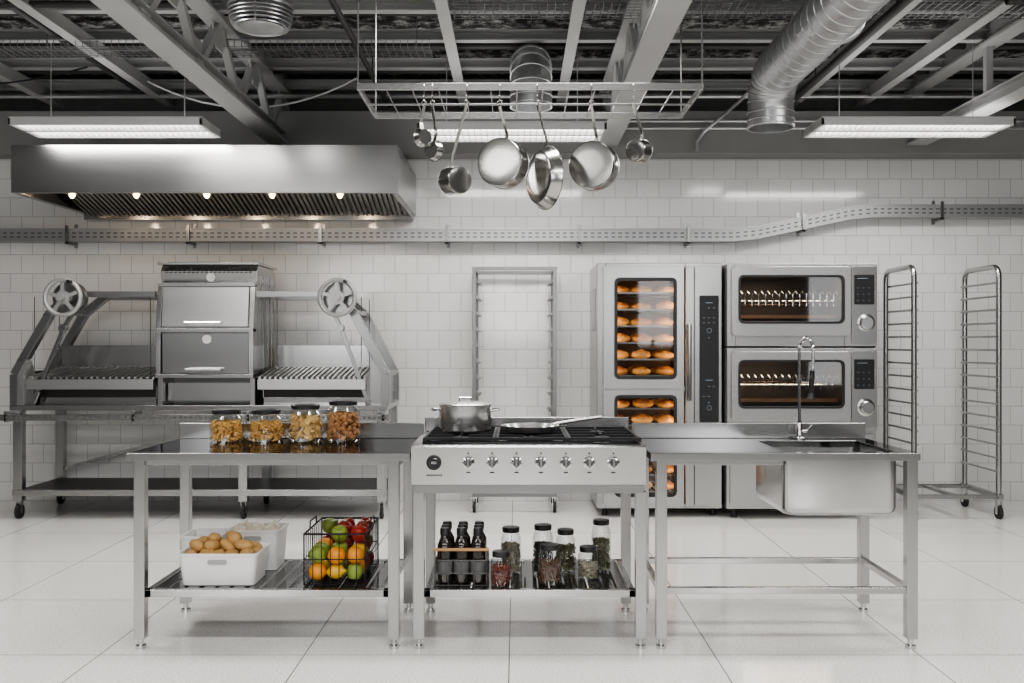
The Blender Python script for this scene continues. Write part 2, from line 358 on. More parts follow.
# ---------------------------------------------------------------- luminaires
LE=36
def luminaire(cx,y0,y1,z,L,up=10):
    t=thing('ceiling_light','suspended linear ceiling light with bright louvred diffuser','ceiling light',(cx,(y0+y1)/2,z),group='ceiling lights')
    x0=cx-L/2;x1=cx+L/2
    m=MB().box(x0,x1,y0,y0+0.02,z,z+0.05).box(x0,x1,y1-0.02,y1,z,z+0.05).box(x0,x0+0.02,y0,y1,z,z+0.05).box(x1-0.02,x1,y0,y1,z,z+0.05).box(x0,x1,y0,y1,z+0.05,z+0.06)
    m.box(x0,x1,(y0+y1)/2-0.015,(y0+y1)/2+0.015,z,z+0.05)
    part(t,'housing',m,HOUSING,0.003)
    for ya,yb in((y0+0.03,(y0+y1)/2-0.025),((y0+y1)/2+0.025,y1-0.03)):
        part(t,'lamp_tube',MB().box(x0+0.03,x1-0.03,ya,yb,z+0.035,z+0.045),LAMP)
    m=MB()
    k=30
    for i in range(1,k):
        x=x0+L*i/k; m.box(x-0.002,x+0.002,y0+0.02,y1-0.02,z+0.004,z+0.03)
    part(t,'louver',m,WHITEP)
    for x in (x0+0.2,x1-0.2):
        part(t,'hanger',MB().cyl((x,(y0+y1)/2,z+0.055),(x,(y0+y1)/2,CZ),0.004,n=6),GALV)
    for nm,e,dz,rx in (('down',LE,-0.02,0),('up',up,0.07,math.pi)):  # upward lamp is added above the closed housing to brighten the ceiling
        ld=bpy.data.lights.new('ceiling_light_glow_'+nm,'AREA'); ld.shape='RECTANGLE'; ld.size=L; ld.size_y=y1-y0; ld.energy=e; ld.color=(1,0.975,0.945)
        lo=bpy.data.objects.new('lamp_glow',ld); lo.location=(0,0,dz); lo.rotation_euler=(rx,0,0); lo.parent=t; COL.objects.link(lo)
    return t
l0=luminaire(-2.92,6.8,7.25,2.95,1.38,5)
clone(l0,(2.92-0.03,0.15,0)); clone(l0,(2.92+2.86,0,0))
fill1=luminaire(-2.6,2.2,2.6,2.95,1.45,16)  # unseen luminaires added to light the foreground
for c in ((2.6,0,0),(5.2,0,0),(0,-2.4,0),(2.6,-2.4,0),(5.2,-2.4,0)): clone(fill1,c)
fill2=luminaire(-2.6,4.4,4.8,3.38,1.3,3)  # unseen row added over the worktables for extra light
for c in ((2.75,0,0),(5.5,0,0)): clone(fill2,c)

# ---------------------------------------------------------------- ducts
def ductrings(m,p0,p1,r,step):
    p0=Vector(p0);p1=Vector(p1);L=(p1-p0).length;k=int(L/step)
    for i in range(k+1):
        p=p0.lerp(p1,i/max(k,1)); m.ring(p,r,0.004,(p1-p0),n=32,m=6)
d=thing('ventilation_duct','large silver spiral ventilation duct with downturned open end','ventilation duct',(1.75,5,3.2))
rd=0.152
m=MB().cyl((1.80,2.9,3.25),(1.72,6.25,3.19),rd,n=40,caps=False); ductrings(m,(1.80,2.9,3.25),(1.72,6.25,3.19),rd,0.11)
for yy in (3.7,5.3): m.ring((1.77,yy,3.22),rd+0.006,0.014,(0,1,0))
part(d,'duct_run',m,GALV)
m=MB()
pts=[]
for i in range(7):
    a=R(90*i/6); pts.append((1.72,6.25+0.22*math.sin(a),3.19-0.22*(1-math.cos(a))))
m.tube(pts,rd,32)
for p,q in zip(pts[1:-1],pts[2:]): m.ring(p,rd,0.006,Vector(q)-Vector(p))
part(d,'elbow',m,GALV)
m=MB().lathe([(rd,0.0),(rd+0.003,-0.12),(rd-0.006,-0.12),(rd-0.006,-0.02),(0.0,-0.02)],(1.72,6.47,2.97),n=36)
for z in (2.95,2.90,2.86): m.ring((1.72,6.47,z),rd+0.002,0.005)
part(d,'outlet',m,GALV)
for yy in (3.7,5.3): part(d,'hanger',MB().tube([(1.77,yy,3.2+rd),(1.77,yy,CZ)],0.005,6).ring((1.77,yy,3.22),rd+0.008,0.006,(0,1,0)),GALV)

d=thing('ventilation_duct','short silver duct elbow with open end facing down','ventilation duct',(0.11,7,3.2))
pts=[(0.11,7.0,3.28)]+[(0.11,7.0+0.2*(1-math.cos(R(a))),3.28+0.2*math.sin(R(a))) for a in (18,36,54,72,90)]+[(0.11,8.2,3.48)]
m=MB().tube(pts,0.15,32)
for p,q in zip(pts[:-1],pts[1:]): m.ring(p,0.15,0.006,Vector(q)-Vector(p))
part(d,'elbow',m,GALV)
m=MB().lathe([(0.15,0.02),(0.155,-0.16),(0.145,-0.16),(0.14,0.0),(0,0.0)],(0.11,7.0,3.28),n=36)
for z in (3.25,3.2,3.14): m.ring((0.11,7.0,z),0.154,0.004)
part(d,'outlet',m,GALV)
part(d,'hanger',MB().tube([(0.11,7.8,3.6),(0.11,7.8,CZ)],0.006,6),GALV)

dz0=3.14; dx0=-1.385
d=thing('ventilation_duct','vertical silver duct with wide louvred round diffuser','ventilation duct',(dx0,5.2,3.08))
m=MB().cyl((dx0,5.2,dz0+0.1),(dx0,5.2,CZ),0.14,n=36,caps=False)
for i in range(10): m.ring((dx0,5.2,dz0+0.12+0.05*i),0.14,0.004)
part(d,'duct_run',m,GALV)
m=MB().lathe([(0.14,0.12),(0.15,0.1),(0.175,0.085),(0.175,0.07),(0.14,0.08),(0,0.08)],(dx0,5.2,dz0),n=40)
for q,(rad,zz) in enumerate(((0.173,0.052),(0.17,0.032),(0.165,0.012),(0.158,-0.008),(0.145,-0.026))):
    m.lathe([(rad-0.05,zz+0.018),(rad,zz),(rad,zz-0.006),(rad-0.05,zz+0.012)],(dx0,5.2,dz0),n=40)
m.lathe([(0.12,-0.03),(0.1,-0.038),(0,-0.04)],(dx0,5.2,dz0),n=32)
for a in (0,90,180,270): m.beam((dx0+0.115*math.cos(R(a)),5.2+0.115*math.sin(R(a)),dz0-0.03),(dx0+0.115*math.cos(R(a)),5.2+0.115*math.sin(R(a)),dz0+0.08),0.008,0.008,(0,1,0))
part(d,'diffuser',m,GALV)

# ---------------------------------------------------------------- tables
LW=0.05
def leg(root,x,y,z1):
    l=part(root,'leg',MB().box(x-LW/2,x+LW/2,y-LW/2,y+LW/2,0.045,z1),STEEL,0.003)
    part2=mkmesh('foot',MB().cyl((x,y,0.012),(x,y,0.05),0.013,n=12).cyl((x,y,0),(x,y,0.014),0.024,n=16),CHROME,absloc(root)); part2.parent=l
    return l
def tabletop(x0,x1,y0,y1,z,hole=None):
    m=MB()
    if not hole:
        m.box(x0,x1,y0,y1,z-0.035,z)
    else:
        a,b,c,e=hole
        m.box(x0,a,y0,y1,z-0.035,z).box(b,x1,y0,y1,z-0.035,z).box(a,b,y0,c,z-0.035,z).box(a,b,e,y1,z-0.035,z)
    return m
def slatshelf(root,x0,x1,y0,y1,z):
    m=MB().box(x0,x1,y0,y0+0.035,z-0.035,z+0.0).box(x0,x1,y1-0.035,y1,z-0.035,z+0.0).box(x0,x0+0.03,y0,y1,z-0.035,z+0.0).box(x1-0.03,x1,y0,y1,z-0.035,z+0.0)
    part(root,'shelf_frame',m,STEEL,0.003)
    k=5;w=(x1-x0-0.06)/k
    for i in range(k):
        a=x0+0.03+w*i
        m=MB().box(a+0.003,a+w-0.003,y0+0.035,y1-0.035,z-0.02,z-0.006)
        nr=3; rw=(w-0.006)/nr
        for r_ in range(nr):
            xa=a+0.003+rw*r_
            m.prism([(xa+0.004,z-0.006),(xa+0.012,z),(xa+rw-0.012,z),(xa+rw-0.004,z-0.006)],y0+0.035,y1-0.035)
        part(root,'shelf_panel',m,DSTEEL,0,'dark polished ribbed shelf panel')
Y0,Y1=4.35,5.05
SZ=0.27
t=thing('worktable','brushed stainless steel worktable with slatted lower shelf','worktable',(-1.125,4.7,0))
x0,x1=-1.768,-0.482
part(t,'tabletop',tabletop(x0,x1,Y0,Y1,0.9),TOPSTEEL,0.003)
part(t,'front_edge',MB().box(x0,x1,Y0-0.004,Y0,0.865,0.899),STEEL,0.001)
part(t,'upstand',MB().box(x0,x1,Y1-0.02,Y1,0.9,0.98),STEEL,0.003)
for x in (-1.7225,-0.56):
    for y in (4.4,5.0): leg(t,x,y,0.865)
slatshelf(t,-1.70,-0.58,4.385,5.015,SZ)
part(t,'rail',MB().box(-1.70,-0.58,4.99,5.01,0.82,0.865).box(-1.70,-0.58,4.39,4.41,0.84,0.865).box(-1.735,-1.71,4.42,4.98,0.82,0.865).box(-0.572,-0.548,4.42,4.98,0.82,0.865),STEELX,0.002)
# right table with sink
t=thing('sink_table','stainless steel table with built-in deep sink and open base','sink table',(1.22,4.7,0))
x0,x1=0.612,1.836
part(t,'tabletop',tabletop(x0,x1,Y0,Y1,0.9,(1.235,1.745,4.405,4.91)),TOPSTEEL,0.003)
part(t,'front_edge',MB().box(x0,x1,Y0-0.004,Y0,0.865,0.899),STEEL,0.001)
part(t,'upstand',MB().box(x0,x1,Y1-0.02,Y1,0.9,0.98),STEEL,0.003)
for x in (0.666,1.812):
    for y in (4.4,5.0): leg(t,x,y,0.865)
m=MB().box(0.69,1.79,4.385,4.415,0.25,0.28).box(0.69,1.79,4.985,5.015,0.25,0.28).box(0.651,0.681,4.42,4.98,0.25,0.28).box(1.797,1.827,4.42,4.98,0.25,0.28)
part(t,'rail',m,STEEL,0.003)
part(t,'apron',MB().box(0.69,1.225,4.39,4.41,0.84,0.865).box(0.69,1.79,4.99,5.01,0.82,0.865).box(0.66,0.68,4.42,4.98,0.82,0.865),STEELX,0.002)
zb=0.605
sb=part(t,'sink_basin',MB().tub(1.225,1.755,4.385,4.93,zb,[(0.035,0),(0.016,0.006),(0.004,0.02),(0,0.04),(0,0.28),(0.01,0.28),(0.012,0.05),(0.03,0.02)],0.045,6),STEEL)
part(t,'drain',MB().lathe([(0.045,0.0),(0.045,0.006),(0.03,0.006),(0.025,0.001),(0,0.001)],(1.49,4.68,zb+0.02),n=24).cyl((1.49,4.68,zb-0.02),(1.49,4.68,zb),0.028),CHROME)
# range
t=thing('gas_range','stainless steel gas range with six burners and knobs','gas range',(0.06,4.7,0))
x0,x1=-0.477,0.592
part(t,'body',MB().prismx([(Y0,0.755),(Y0-0.012,0.93),(Y0+0.02,0.938),(Y1,0.938),(Y1,0.755)],x0,x1),STEEL,0.004)
part(t,'lower_panel',MB().box(x0+0.008,x1-0.008,Y0+0.012,Y1-0.01,0.715,0.755),SIDESTEEL,0.003)
part(t,'upstand',MB().box(x0,x1,Y1-0.03,Y1,0.938,1.012),STEEL,0.004)
part(t,'cooktop',MB().box(x0+0.045,x1-0.03,Y0+0.05,Y1-0.05,0.938,0.943),GLOSSBLK,0.001,'black enamel cooktop')
for x in (-0.445,0.572):
    for y in (4.4,5.0): leg(t,x,y,0.72)
slatshelf(t,-0.42,0.547,4.385,5.015,SZ)
gw=0.32
for i in range(3):
    gx0=x0+0.055+i*0.335; gx1=gx0+gw; gy0=Y0+0.07; gy1=Y1-0.07
    m=MB(); z=0.958
    for (p,q) in (((gx0,gy0),(gx1,gy0)),((gx0,gy1),(gx1,gy1)),((gx0,gy0),(gx0,gy1)),((gx1,gy0),(gx1,gy1)),((gx0,(gy0+gy1)/2),(gx1,(gy0+gy1)/2))):
        m.beam((p[0],p[1],z),(q[0],q[1],z),0.012,0.012)
    for cy in ((gy0*0.75+gy1*0.25),(gy0*0.25+gy1*0.75)):
        cx=(gx0+gx1)/2
        m.beam((gx0,cy,z),(cx-0.035,cy,z),0.01,0.012); m.beam((gx1,cy,z),(cx+0.035,cy,z),0.01,0.012)
        m.beam((cx,cy-0.14,z),(cx,cy-0.035,z),0.01,0.012); m.beam((cx,cy+0.14,z),(cx,cy+0.035,z),0.01,0.012)
    for px in (gx0,gx1):
        for py in (gy0,gy1): m.box(px-0.008,px+0.008,py-0.008,py+0.008,0.943,0.96)
    part(t,'grate',m,IRON,0,'black cast iron grate')
    for cy in ((gy0*0.75+gy1*0.25),(gy0*0.25+gy1*0.75)):
        part(t,'burner',MB().lathe([(0.055,0),(0.055,0.006),(0.04,0.008),(0.038,0.013),(0.0,0.015)],(cx,cy,0.941),n=24),IRON)
for px in (-0.216,-0.108,0.002,0.113,0.226,0.332,0.441):
    k=part(t,'knob',MB().lathe([(0.028,0),(0.028,0.006),(0.022,0.008),(0.02,0.03),(0.017,0.033),(0,0.033)],(px,Y0-0.006,0.858),(0,-1,0.05),n=24),CHROME,0,'round chrome knob')
    kk=mkmesh('grip',MB().box(px-0.005,px+0.005,Y0-0.05,Y0-0.03,0.838,0.88),SIDESTEEL,absloc(t),0.002); kk.parent=k
    part(t,'knob_mark',MB().cyl((px,Y0-0.011,0.9),(px,Y0-0.013,0.9),0.004,n=10).box(px-0.01,px+0.01,Y0-0.007,Y0-0.006,0.81,0.815),BLACK)
part(t,'thermometer_dial',MB().lathe([(0.034,0),(0.034,0.01),(0.028,0.012),(0.026,0.008),(0,0.008)],(-0.372,Y0-0.006,0.858),(0,-1,0.05),n=28),BLACK,0,'black round dial')
part(t,'dial_pointer',MB().box(-0.384,-0.36,Y0-0.02,Y0-0.016,0.852,0.864).ring((-0.372,Y0-0.016,0.858),0.02,0.0008,(0,1,0),24,5),CHROME)
m=MB()
for i in range(8): m.box(-0.405+i*0.009,-0.399+i*0.009,Y0-0.005,Y0-0.001,0.796,0.804)
part(t,'nameplate_marks',m,BLACK)
# pot
pz=0.9645
t=thing('stock_pot','polished stainless steel pot with lid on gas burner','pot',(-0.253,4.78,pz))
c=(-0.253,4.78,pz)
part(t,'pot_body',MB().lathe([(0,0),(0.12,0),(0.125,0.003),(0.128,0.008),(0.128,0.125),(0.133,0.128),(0.124,0.128),(0.122,0.01),(0,0.01)],c,n=48),PANSTEEL)
part(t,'lid',MB().lathe([(0.132,0.128),(0.132,0.132),(0.12,0.136),(0.07,0.144),(0,0.148)],c,n=48),PANSTEEL)
part(t,'lid_handle',MB().tube([(c[0]-0.03,c[1],pz+0.145),(c[0]-0.028,c[1],pz+0.162),(c[0]+0.028,c[1],pz+0.162),(c[0]+0.03,c[1],pz+0.145)],0.005),CHROME)
for s in (-1,1):
    part(t,'handle',MB().tube([(c[0]+s*0.126,c[1]-0.04,pz+0.1),(c[0]+s*0.16,c[1]-0.035,pz+0.105),(c[0]+s*0.167,c[1],pz+0.105),(c[0]+s*0.16,c[1]+0.035,pz+0.105),(c[0]+s*0.126,c[1]+0.04,pz+0.1)],0.006),CHROME)
c=(0.07,4.70,pz)
t=thing('frying_pan','shallow stainless steel frying pan on gas burner','frying pan',c)
part(t,'pan_body',MB().lathe([(0,0),(0.11,0),(0.122,0.006),(0.137,0.032),(0.142,0.033),(0.134,0.032),(0.118,0.008),(0.1,0.005),(0,0.005)],c,n=48),PANSTEEL)
dx,dy=math.cos(R(30)),math.sin(R(30))
part(t,'handle',MB().tube([(c[0]+dx*0.13,c[1]+dy*0.13,pz+0.028),(c[0]+dx*0.17,c[1]+dy*0.17,pz+0.034),(c[0]+dx*0.28,c[1]+dy*0.28,pz+0.045),(c[0]+dx*0.42,c[1]+dy*0.42,pz+0.057)],0.009),PANSTEEL)
# faucet
fx,fy=1.47,4.97
t=thing('pre_rinse_faucet','tall slim chrome tap with black spray handle beside sink','faucet',(fx,fy,0.9))
part(t,'base',MB().lathe([(0.03,0),(0.03,0.008),(0.018,0.014),(0.016,0.08),(0.01,0.09),(0,0.09)],(fx,fy,0.9),n=24).cyl((fx,fy,0.94),(fx+0.04,fy,0.945),0.01),CHROME)
part(t,'lever',MB().tube([(fx+0.04,fy,0.945),(fx+0.065,fy-0.01,0.975)],0.005),CHROME)
pts=[(fx,fy,0.98),(fx,fy,1.35)]+[(fx+0.02-0.02*math.cos(R(a)),fy-0.05+0.05*math.cos(R(a)),1.37+0.055*math.sin(R(a))) for a in range(0,181,20)]+[(fx+0.04,fy-0.1,1.3),(fx+0.036,fy-0.1,1.25)]
part(t,'riser',MB().tube(pts,0.008,10),CHROME)
m=MB(); sp=[]
P=[Vector(p) for p in pts[1:]]
L=[0]
for p,q in zip(P[:-1],P[1:]): L.append(L[-1]+(q-p).length)
N=220
for i in range(N+1):
    s=L[-1]*i/N; j=max(k for k in range(len(L)-1) if L[k]<=s+1e-9); p=P[j].lerp(P[j+1],(s-L[j])/(L[j+1]-L[j]))
    tt=(P[j+1]-P[j]).normalized(); u=tt.cross(Vector((0.3,1,0.2))).normalized(); w=tt.cross(u); a=2*math.pi*i/8
    sp.append(p+(u*math.cos(a)+w*math.sin(a))*0.0095)
part(t,'spring',MB().tube(sp,0.0016,5),CHROME)
part(t,'spray_head',MB().cyl((fx+0.036,fy-0.1,1.26),(fx+0.03,fy-0.1,1.14),0.013).lathe([(0.013,0.03),(0.022,0.0),(0.0,0.0)],(fx+0.03,fy-0.1,1.115),n=20).tube([(fx+0.036,fy-0.1,1.24),(fx+0.015,fy-0.13,1.22),(fx+0.012,fy-0.13,1.15)],0.004),BLACK)
part(t,'wall_bracket',MB().tube([(fx,fy,1.2),(fx+0.033,fy-0.09,1.2)],0.004).cyl((fx,fy,1.185),(fx,fy,1.215),0.013),CHROME)

# ---------------------------------------------------------------- jars
PASTA=plain('pasta',(0.66,0.38,0.12),0,0.55,var=0.35,vscale=60)
PASTA2=plain('pale_pasta',(0.7,0.47,0.2),0,0.55,var=0.3,vscale=60)
NUTS=plain('nuts',(0.42,0.2,0.08),0,0.5,var=0.6,vscale=50)
RED=plain('dried_chilli',(0.2,0.05,0.03),0,0.5,var=0.5,vscale=60)
HERB=plain('dried_herbs',(0.16,0.15,0.08),0,0.7,var=0.6,vscale=60)
PEPPER=plain('peppercorns',(0.05,0.035,0.03),0,0.6,var=0.5,vscale=60)
SPICE=plain('brown_spice',(0.14,0.08,0.05),0,0.7,var=0.5,vscale=60)
MIX=plain('pale_mixed_seeds',(0.36,0.32,0.24),0,0.7,var=0.6,vscale=90)
def jar(x,y,z,r,h,fill,mat,kind,clabel,group,size=0.016,lidh=0.022):
    t=thing('glass_jar','clear glass jar with black lid holding '+clabel,'jar',(x,y,z),group=group)
    hb=h-lidh
    part(t,'jar_body',MB().lathe([(0,0.003),(r*0.9,0.0),(r,0.008),(r,hb*0.84),(r*0.8,hb*0.95),(r*0.8,hb)],(x,y,z),n=32),GLASS)
    part(t,'lid',MB().lathe([(r*0.84,hb-0.002),(r*0.86,hb),(r*0.86,h-0.004),(r*0.8,h),(0,h)],(x,y,z),n=32),BLACK)
    m=MB(); fh=hb*fill
    cnt=int(2*math.pi*r*fh/(size*size)*3.2)
    for i in range(cnt):
        a=random.random()*6.283; q=r*random.uniform(0.55,0.9)
        if i%4==0: q=r*0.82*math.sqrt(random.random()); zz=fh-size*random.uniform(0.2,1.2)
        else: zz=random.uniform(size*0.6,fh-size*0.3)
        c=Vector((x+q*math.cos(a),y+q*math.sin(a),z+zz)); d=Vector((random.uniform(-1,1),random.uniform(-1,1),random.uniform(-1,1)))
        if d.length<0.1: d=Vector((1,0,0))
        d.normalize()
        if kind=='tube':
            dd=d*size*0.6; dd=Vector((dd.x*0.6,dd.y*0.6,dd.z*0.9)); m.cyl(c-dd,c+dd,size*0.25,n=6)
        elif kind=='curl': m.tube([c+rot_to(d)@Vector((size*0.42*math.cos(u),size*0.42*math.sin(u),0)) for u in (0,1,2,3)],size*0.17,5)
        elif kind=='disc': m.lathe([(0,-size*0.1),(size*0.42,-size*0.08),(size*0.42,size*0.08),(0,size*0.1)],c,d,8)
        else: m.ball(c,size*0.45,(1,0.8,0.7),6,4,rot_to(d))
    solo(clabel.replace(' ','_').replace('-','_'),m,mat,clabel+' filling a glass jar',clabel.split()[-1],(x,y,z+0.01),kind='stuff')
g='pantry jars on the worktable'
jar(-1.468,4.86,0.9,0.083,0.165,0.74,PASTA,'tube','short tube pasta',g,0.022)
jar(-1.266,4.86,0.9,0.083,0.165,0.74,PASTA,'curl','curled pasta',g,0.026)
jar(-1.068,4.86,0.9,0.083,0.19,0.82,PASTA2,'disc','pale round biscuits',g,0.034)
jar(-0.876,4.86,0.9,0.083,0.21,0.8,NUTS,'ball','mixed nuts',g,0.03)
g='spice jars on the range shelf'
jar(-0.025,4.72,SZ,0.05,0.225,0.72,MIX,'ball','mixed dried seeds',g,0.014,0.022)
jar(-0.07,4.47,SZ,0.048,0.16,0.7,RED,'ball','dried chilli flakes',g,0.014,0.022)
jar(0.132,4.70,SZ,0.05,0.24,0.7,PEPPER,'ball','black peppercorns',g,0.012,0.022)
jar(0.158,4.48,SZ,0.052,0.19,0.7,SPICE,'tube','brown spice bark',g,0.02,0.022)
jar(0.245,4.74,SZ,0.048,0.21,0.7,HERB,'curl','green dried leaves',g,0.022,0.022)
jar(0.346,4.6,SZ,0.048,0.155,0.6,MIX,'ball','pale spice seeds',g,0.014,0.022)
jar(0.425,4.78,SZ,0.048,0.25,0.68,HERB,'ball','dark green seeds',g,0.014,0.022)

# bottle crate
bx0,bx1,by0,by1=-0.376,-0.135,4.45,4.70
t=thing('bottle_crate','grey wire bottle caddy with slim wooden carrying handle','bottle crate',((bx0+bx1)/2,(by0+by1)/2,SZ))
m=MB(); w=0.003
for z in (SZ+0.004,SZ+0.06,SZ+0.12,):
    m.tube([(bx0,by0,z),(bx1,by0,z),(bx1,by1,z),(bx0,by1,z)],w,6,True)
for i in range(5):
    x=bx0+(bx1-bx0)*i/4; m.tube([(x,by0,SZ+0.12),(x,by0,SZ+0.004),(x,by1,SZ+0.004),(x,by1,SZ+0.12)],w,6)
for i in range(5):
    y=by0+(by1-by0)*i/4; m.tube([(bx0,y,SZ+0.12),(bx0,y,SZ+0.004),(bx1,y,SZ+0.004),(bx1,y,SZ+0.12)],w,6)
for x in (bx0,bx1): m.tube([(x,by0,SZ+0.12),(x,by0,SZ+0.18)],w,6)
part(t,'wire_frame',m,GREYWIRE)
part(t,'handle',MB().cyl((bx0-0.01,by0,SZ+0.17),(bx1+0.01,by0,SZ+0.17),0.0075,n=12),WOOD,0,'slim turned wooden handle')
first=None
for i in range(3):
    for j in range(3):
        x=bx0+0.042+i*0.078; y=by0+0.052+j*0.078
        if first is None:
            first=thing('bottle','dark glass bottle with black cap standing in crate','bottle',(x,y,SZ+0.009),group='bottles in the wire crate'); o=(x,y,SZ+0.009)
            part(first,'bottle_body',MB().lathe([(0,0),(0.033,0),(0.037,0.005),(0.037,0.155),(0.034,0.178),(0.022,0.2),(0.018,0.207),(0.018,0.235),(0,0.235)],o,n=24),BOTTLE)
            part(first,'cap',MB().lathe([(0.023,0.218),(0.023,0.248),(0.02,0.253),(0,0.253)],o,n=20),BLACK)
            part(first,'bottle_label',MB().lathe([(0.0375,0.04),(0.0378,0.041),(0.0378,0.1),(0.0375,0.101)],o,n=24),plain('grey_label',(0.12,0.12,0.12),0,0.6))
        else: clone(first,(x-o[0],y-o[1],0))

# plastic bins
def bin_(x0,x1,y0,y1,z,h,label):
    t=thing('plastic_bin',label,'plastic bin',((x0+x1)/2,(y0+y1)/2,z))
    part(t,'bin_body',MB().tub(x0,x1,y0,y1,z,[(0.02,0.0),(0.006,h-0.012),(0.0,h-0.01),(0.0,h),(0.008,h),(0.012,h-0.01),(0.026,0.006)],0.03),WHITEP)
    cx=(x0+x1)/2
    part(t,'grip_slot',MB().rrpanel(cx-0.045,cx+0.045,z+h-0.05,z+h-0.028,0.01,y0+0.004,y0+0.02),plain('slot_shadow_grey',(0.35,0.35,0.35),0,0.6))  # solid grey panel, the slot's shadow put into its colour
    return t
bin_(-1.575,-1.2,4.44,4.70,SZ+0.002,0.15,'white plastic bin filled with potatoes')
bin_(-1.44,-1.17,4.735,4.96,SZ+0.002,0.2,'white plastic bin holding pale onions')
bin_(-1.67,-1.46,4.735,4.96,SZ+0.002,0.17,'white plastic bin standing on slatted shelf')
POT=plain('potato_skin',(0.46,0.27,0.1),0,0.6,var=0.4,vscale=30,bump=0.25)
ONI=plain('pale_onion_skin',(0.75,0.68,0.55),0,0.45,var=0.1,vscale=20)
for i in range(23):
    if i<15: cxx=-1.515+0.064*(i%5); cy=4.495+0.07*(i//5); zz=SZ+0.135
    elif i<21: cxx=-1.495+0.07*((i-15)%4); cy=4.52+0.065*((i-15)//4); zz=SZ+0.175
    else: cxx=-1.43+0.08*(i-21); cy=4.57; zz=SZ+0.2
    o=(cxx+random.uniform(-0.01,0.01),cy+random.uniform(-0.006,0.006),zz); m=MB().ball((0,0,0),0.034*random.uniform(0.88,1.12),(1.35,0.95,0.82),18,12)
    for v in m.v:
        v*=1+0.07*math.sin(v.x*80+i)+0.06*math.cos(v.y*90+i*2)
        v+=Vector(o)
    ob=solo('potato',m,POT,'small tan potato in a white plastic bin','potato',o,group='potatoes in the bin'); ob.rotation_euler=(random.uniform(-.5,.5),random.uniform(-.5,.5),random.uniform(0,3))
for i in range(6):
    o=(-1.385+0.075*(i%3),4.80+0.08*(i//3),SZ+0.18)
    ob=solo('onion',MB().lathe([(0,-0.036),(0.02,-0.034),(0.037,-0.015),(0.038,0.005),(0.028,0.026),(0.01,0.037),(0.004,0.05),(0,0.05)],o,n=20),ONI,'pale round onion in a white plastic bin','onion',o,group='onions in the bin')
    ob.rotation_euler=(random.uniform(-.4,.4),random.uniform(-.4,.4),0)

# fruit basket
fx0,fx1,fy0,fy1=-0.985,-0.70,4.45,4.86; fh=0.235
t=thing('wire_basket','black wire basket piled with apples, oranges and limes','wire basket',((fx0+fx1)/2,(fy0+fy1)/2,SZ))
m=MB();w=0.003
zb=SZ+0.007
for z,ww in ((zb,w),(zb+fh,0.005),(zb+fh*0.5,w)): m.tube([(fx0,fy0,z),(fx1,fy0,z),(fx1,fy1,z),(fx0,fy1,z)],ww,6,True)
for i in range(1,7):
    x=fx0+(fx1-fx0)*i/7; m.tube([(x,fy0,zb+fh),(x,fy0,zb),(x,fy1,zb),(x,fy1,zb+fh)],w*0.8,5)
for i in range(1,9):
    y=fy0+(fy1-fy0)*i/9; m.tube([(fx0,y,zb+fh),(fx0,y,zb),(fx1,y,zb),(fx1,y,zb+fh)],w*0.8,5)
for x in(fx0,fx1):
    for y in (fy0,fy1): m.tube([(x,y,zb),(x,y,zb+fh)],0.004,6)
part(t,'wire_frame',m,IRON)
for s,x in ((-1,fx0),(1,fx1)):
    part(t,'handle',MB().tube([(x,4.58,zb+fh),(x,4.59,zb+fh+0.035),(x,4.72,zb+fh+0.035),(x,4.73,zb+fh)],0.004,6),IRON)
APPLE=plain('red_apple_skin',(0.34,0.03,0.02),0,0.28,var=0.6,vscale=14)
ORANGE=plain('orange_peel',(0.75,0.29,0.03),0,0.42,bump=0.25,vscale=150,var=0.1)
LEMON=plain('lemon_peel',(0.72,0.43,0.04),0,0.4,bump=0.2,vscale=100,var=0.1)
LIME=plain('green_fruit_skin',(0.22,0.3,0.05),0,0.38,var=0.35,vscale=14)
def fruit(kind,o):
    if kind=='apple' or kind=='green_apple':
        t=thing('apple','shiny red apple in black wire basket' if kind=='apple' else 'green apple in black wire basket','apple',o,group='fruit in the wire basket')
        part(t,'apple_body',MB().lathe([(0,-0.03),(0.012,-0.036),(0.028,-0.03),(0.038,-0.008),(0.04,0.01),(0.033,0.029),(0.018,0.036),(0.006,0.032),(0,0.026)],o,n=24),APPLE if kind=='apple' else LIME)
        part(t,'stem',MB().tube([(o[0],o[1],o[2]+0.027),(o[0]+0.003,o[1],o[2]+0.048)],0.0015,6),WOOD)
    elif kind=='orange':
        t=thing('orange','round orange with dimpled peel in wire basket','orange',o,group='fruit in the wire basket')
        part(t,'orange_body',MB().ball(o,0.042,(1,1,0.95),24,14),ORANGE)
        part(t,'stem_button',MB().lathe([(0.004,0),(0.003,0.002),(0,0.002)],(o[0],o[1],o[2]+0.039),n=8),LIME)
    else:
        t=thing('lemon','yellow lemon in black wire basket','lemon',o,group='fruit in the wire basket')
        part(t,'lemon_body',MB().lathe([(0,-0.052),(0.006,-0.05),(0.01,-0.042),(0.028,-0.026),(0.035,0),(0.028,0.026),(0.01,0.042),(0.006,0.05),(0,0.052)],o,(1,0.2,0.1),n=20),LEMON)
    t.rotation_euler=(random.uniform(-.5,.5),random.uniform(-.5,.5),random.uniform(0,3)) if kind!='lemon' else (0,0,random.uniform(-.5,.5))
lay=[
 [['orange','lemon','green_apple'],['lemon','green_apple','orange'],['green_apple','orange','apple'],['apple','orange','apple']],
 [['green_apple','orange','orange'],['green_apple','green_apple','lemon'],['orange','apple','apple'],['apple','apple','green_apple']],
 [[None,None,None],[None,'green_apple','apple'],[None,'apple','apple'],['green_apple','apple','apple']]]
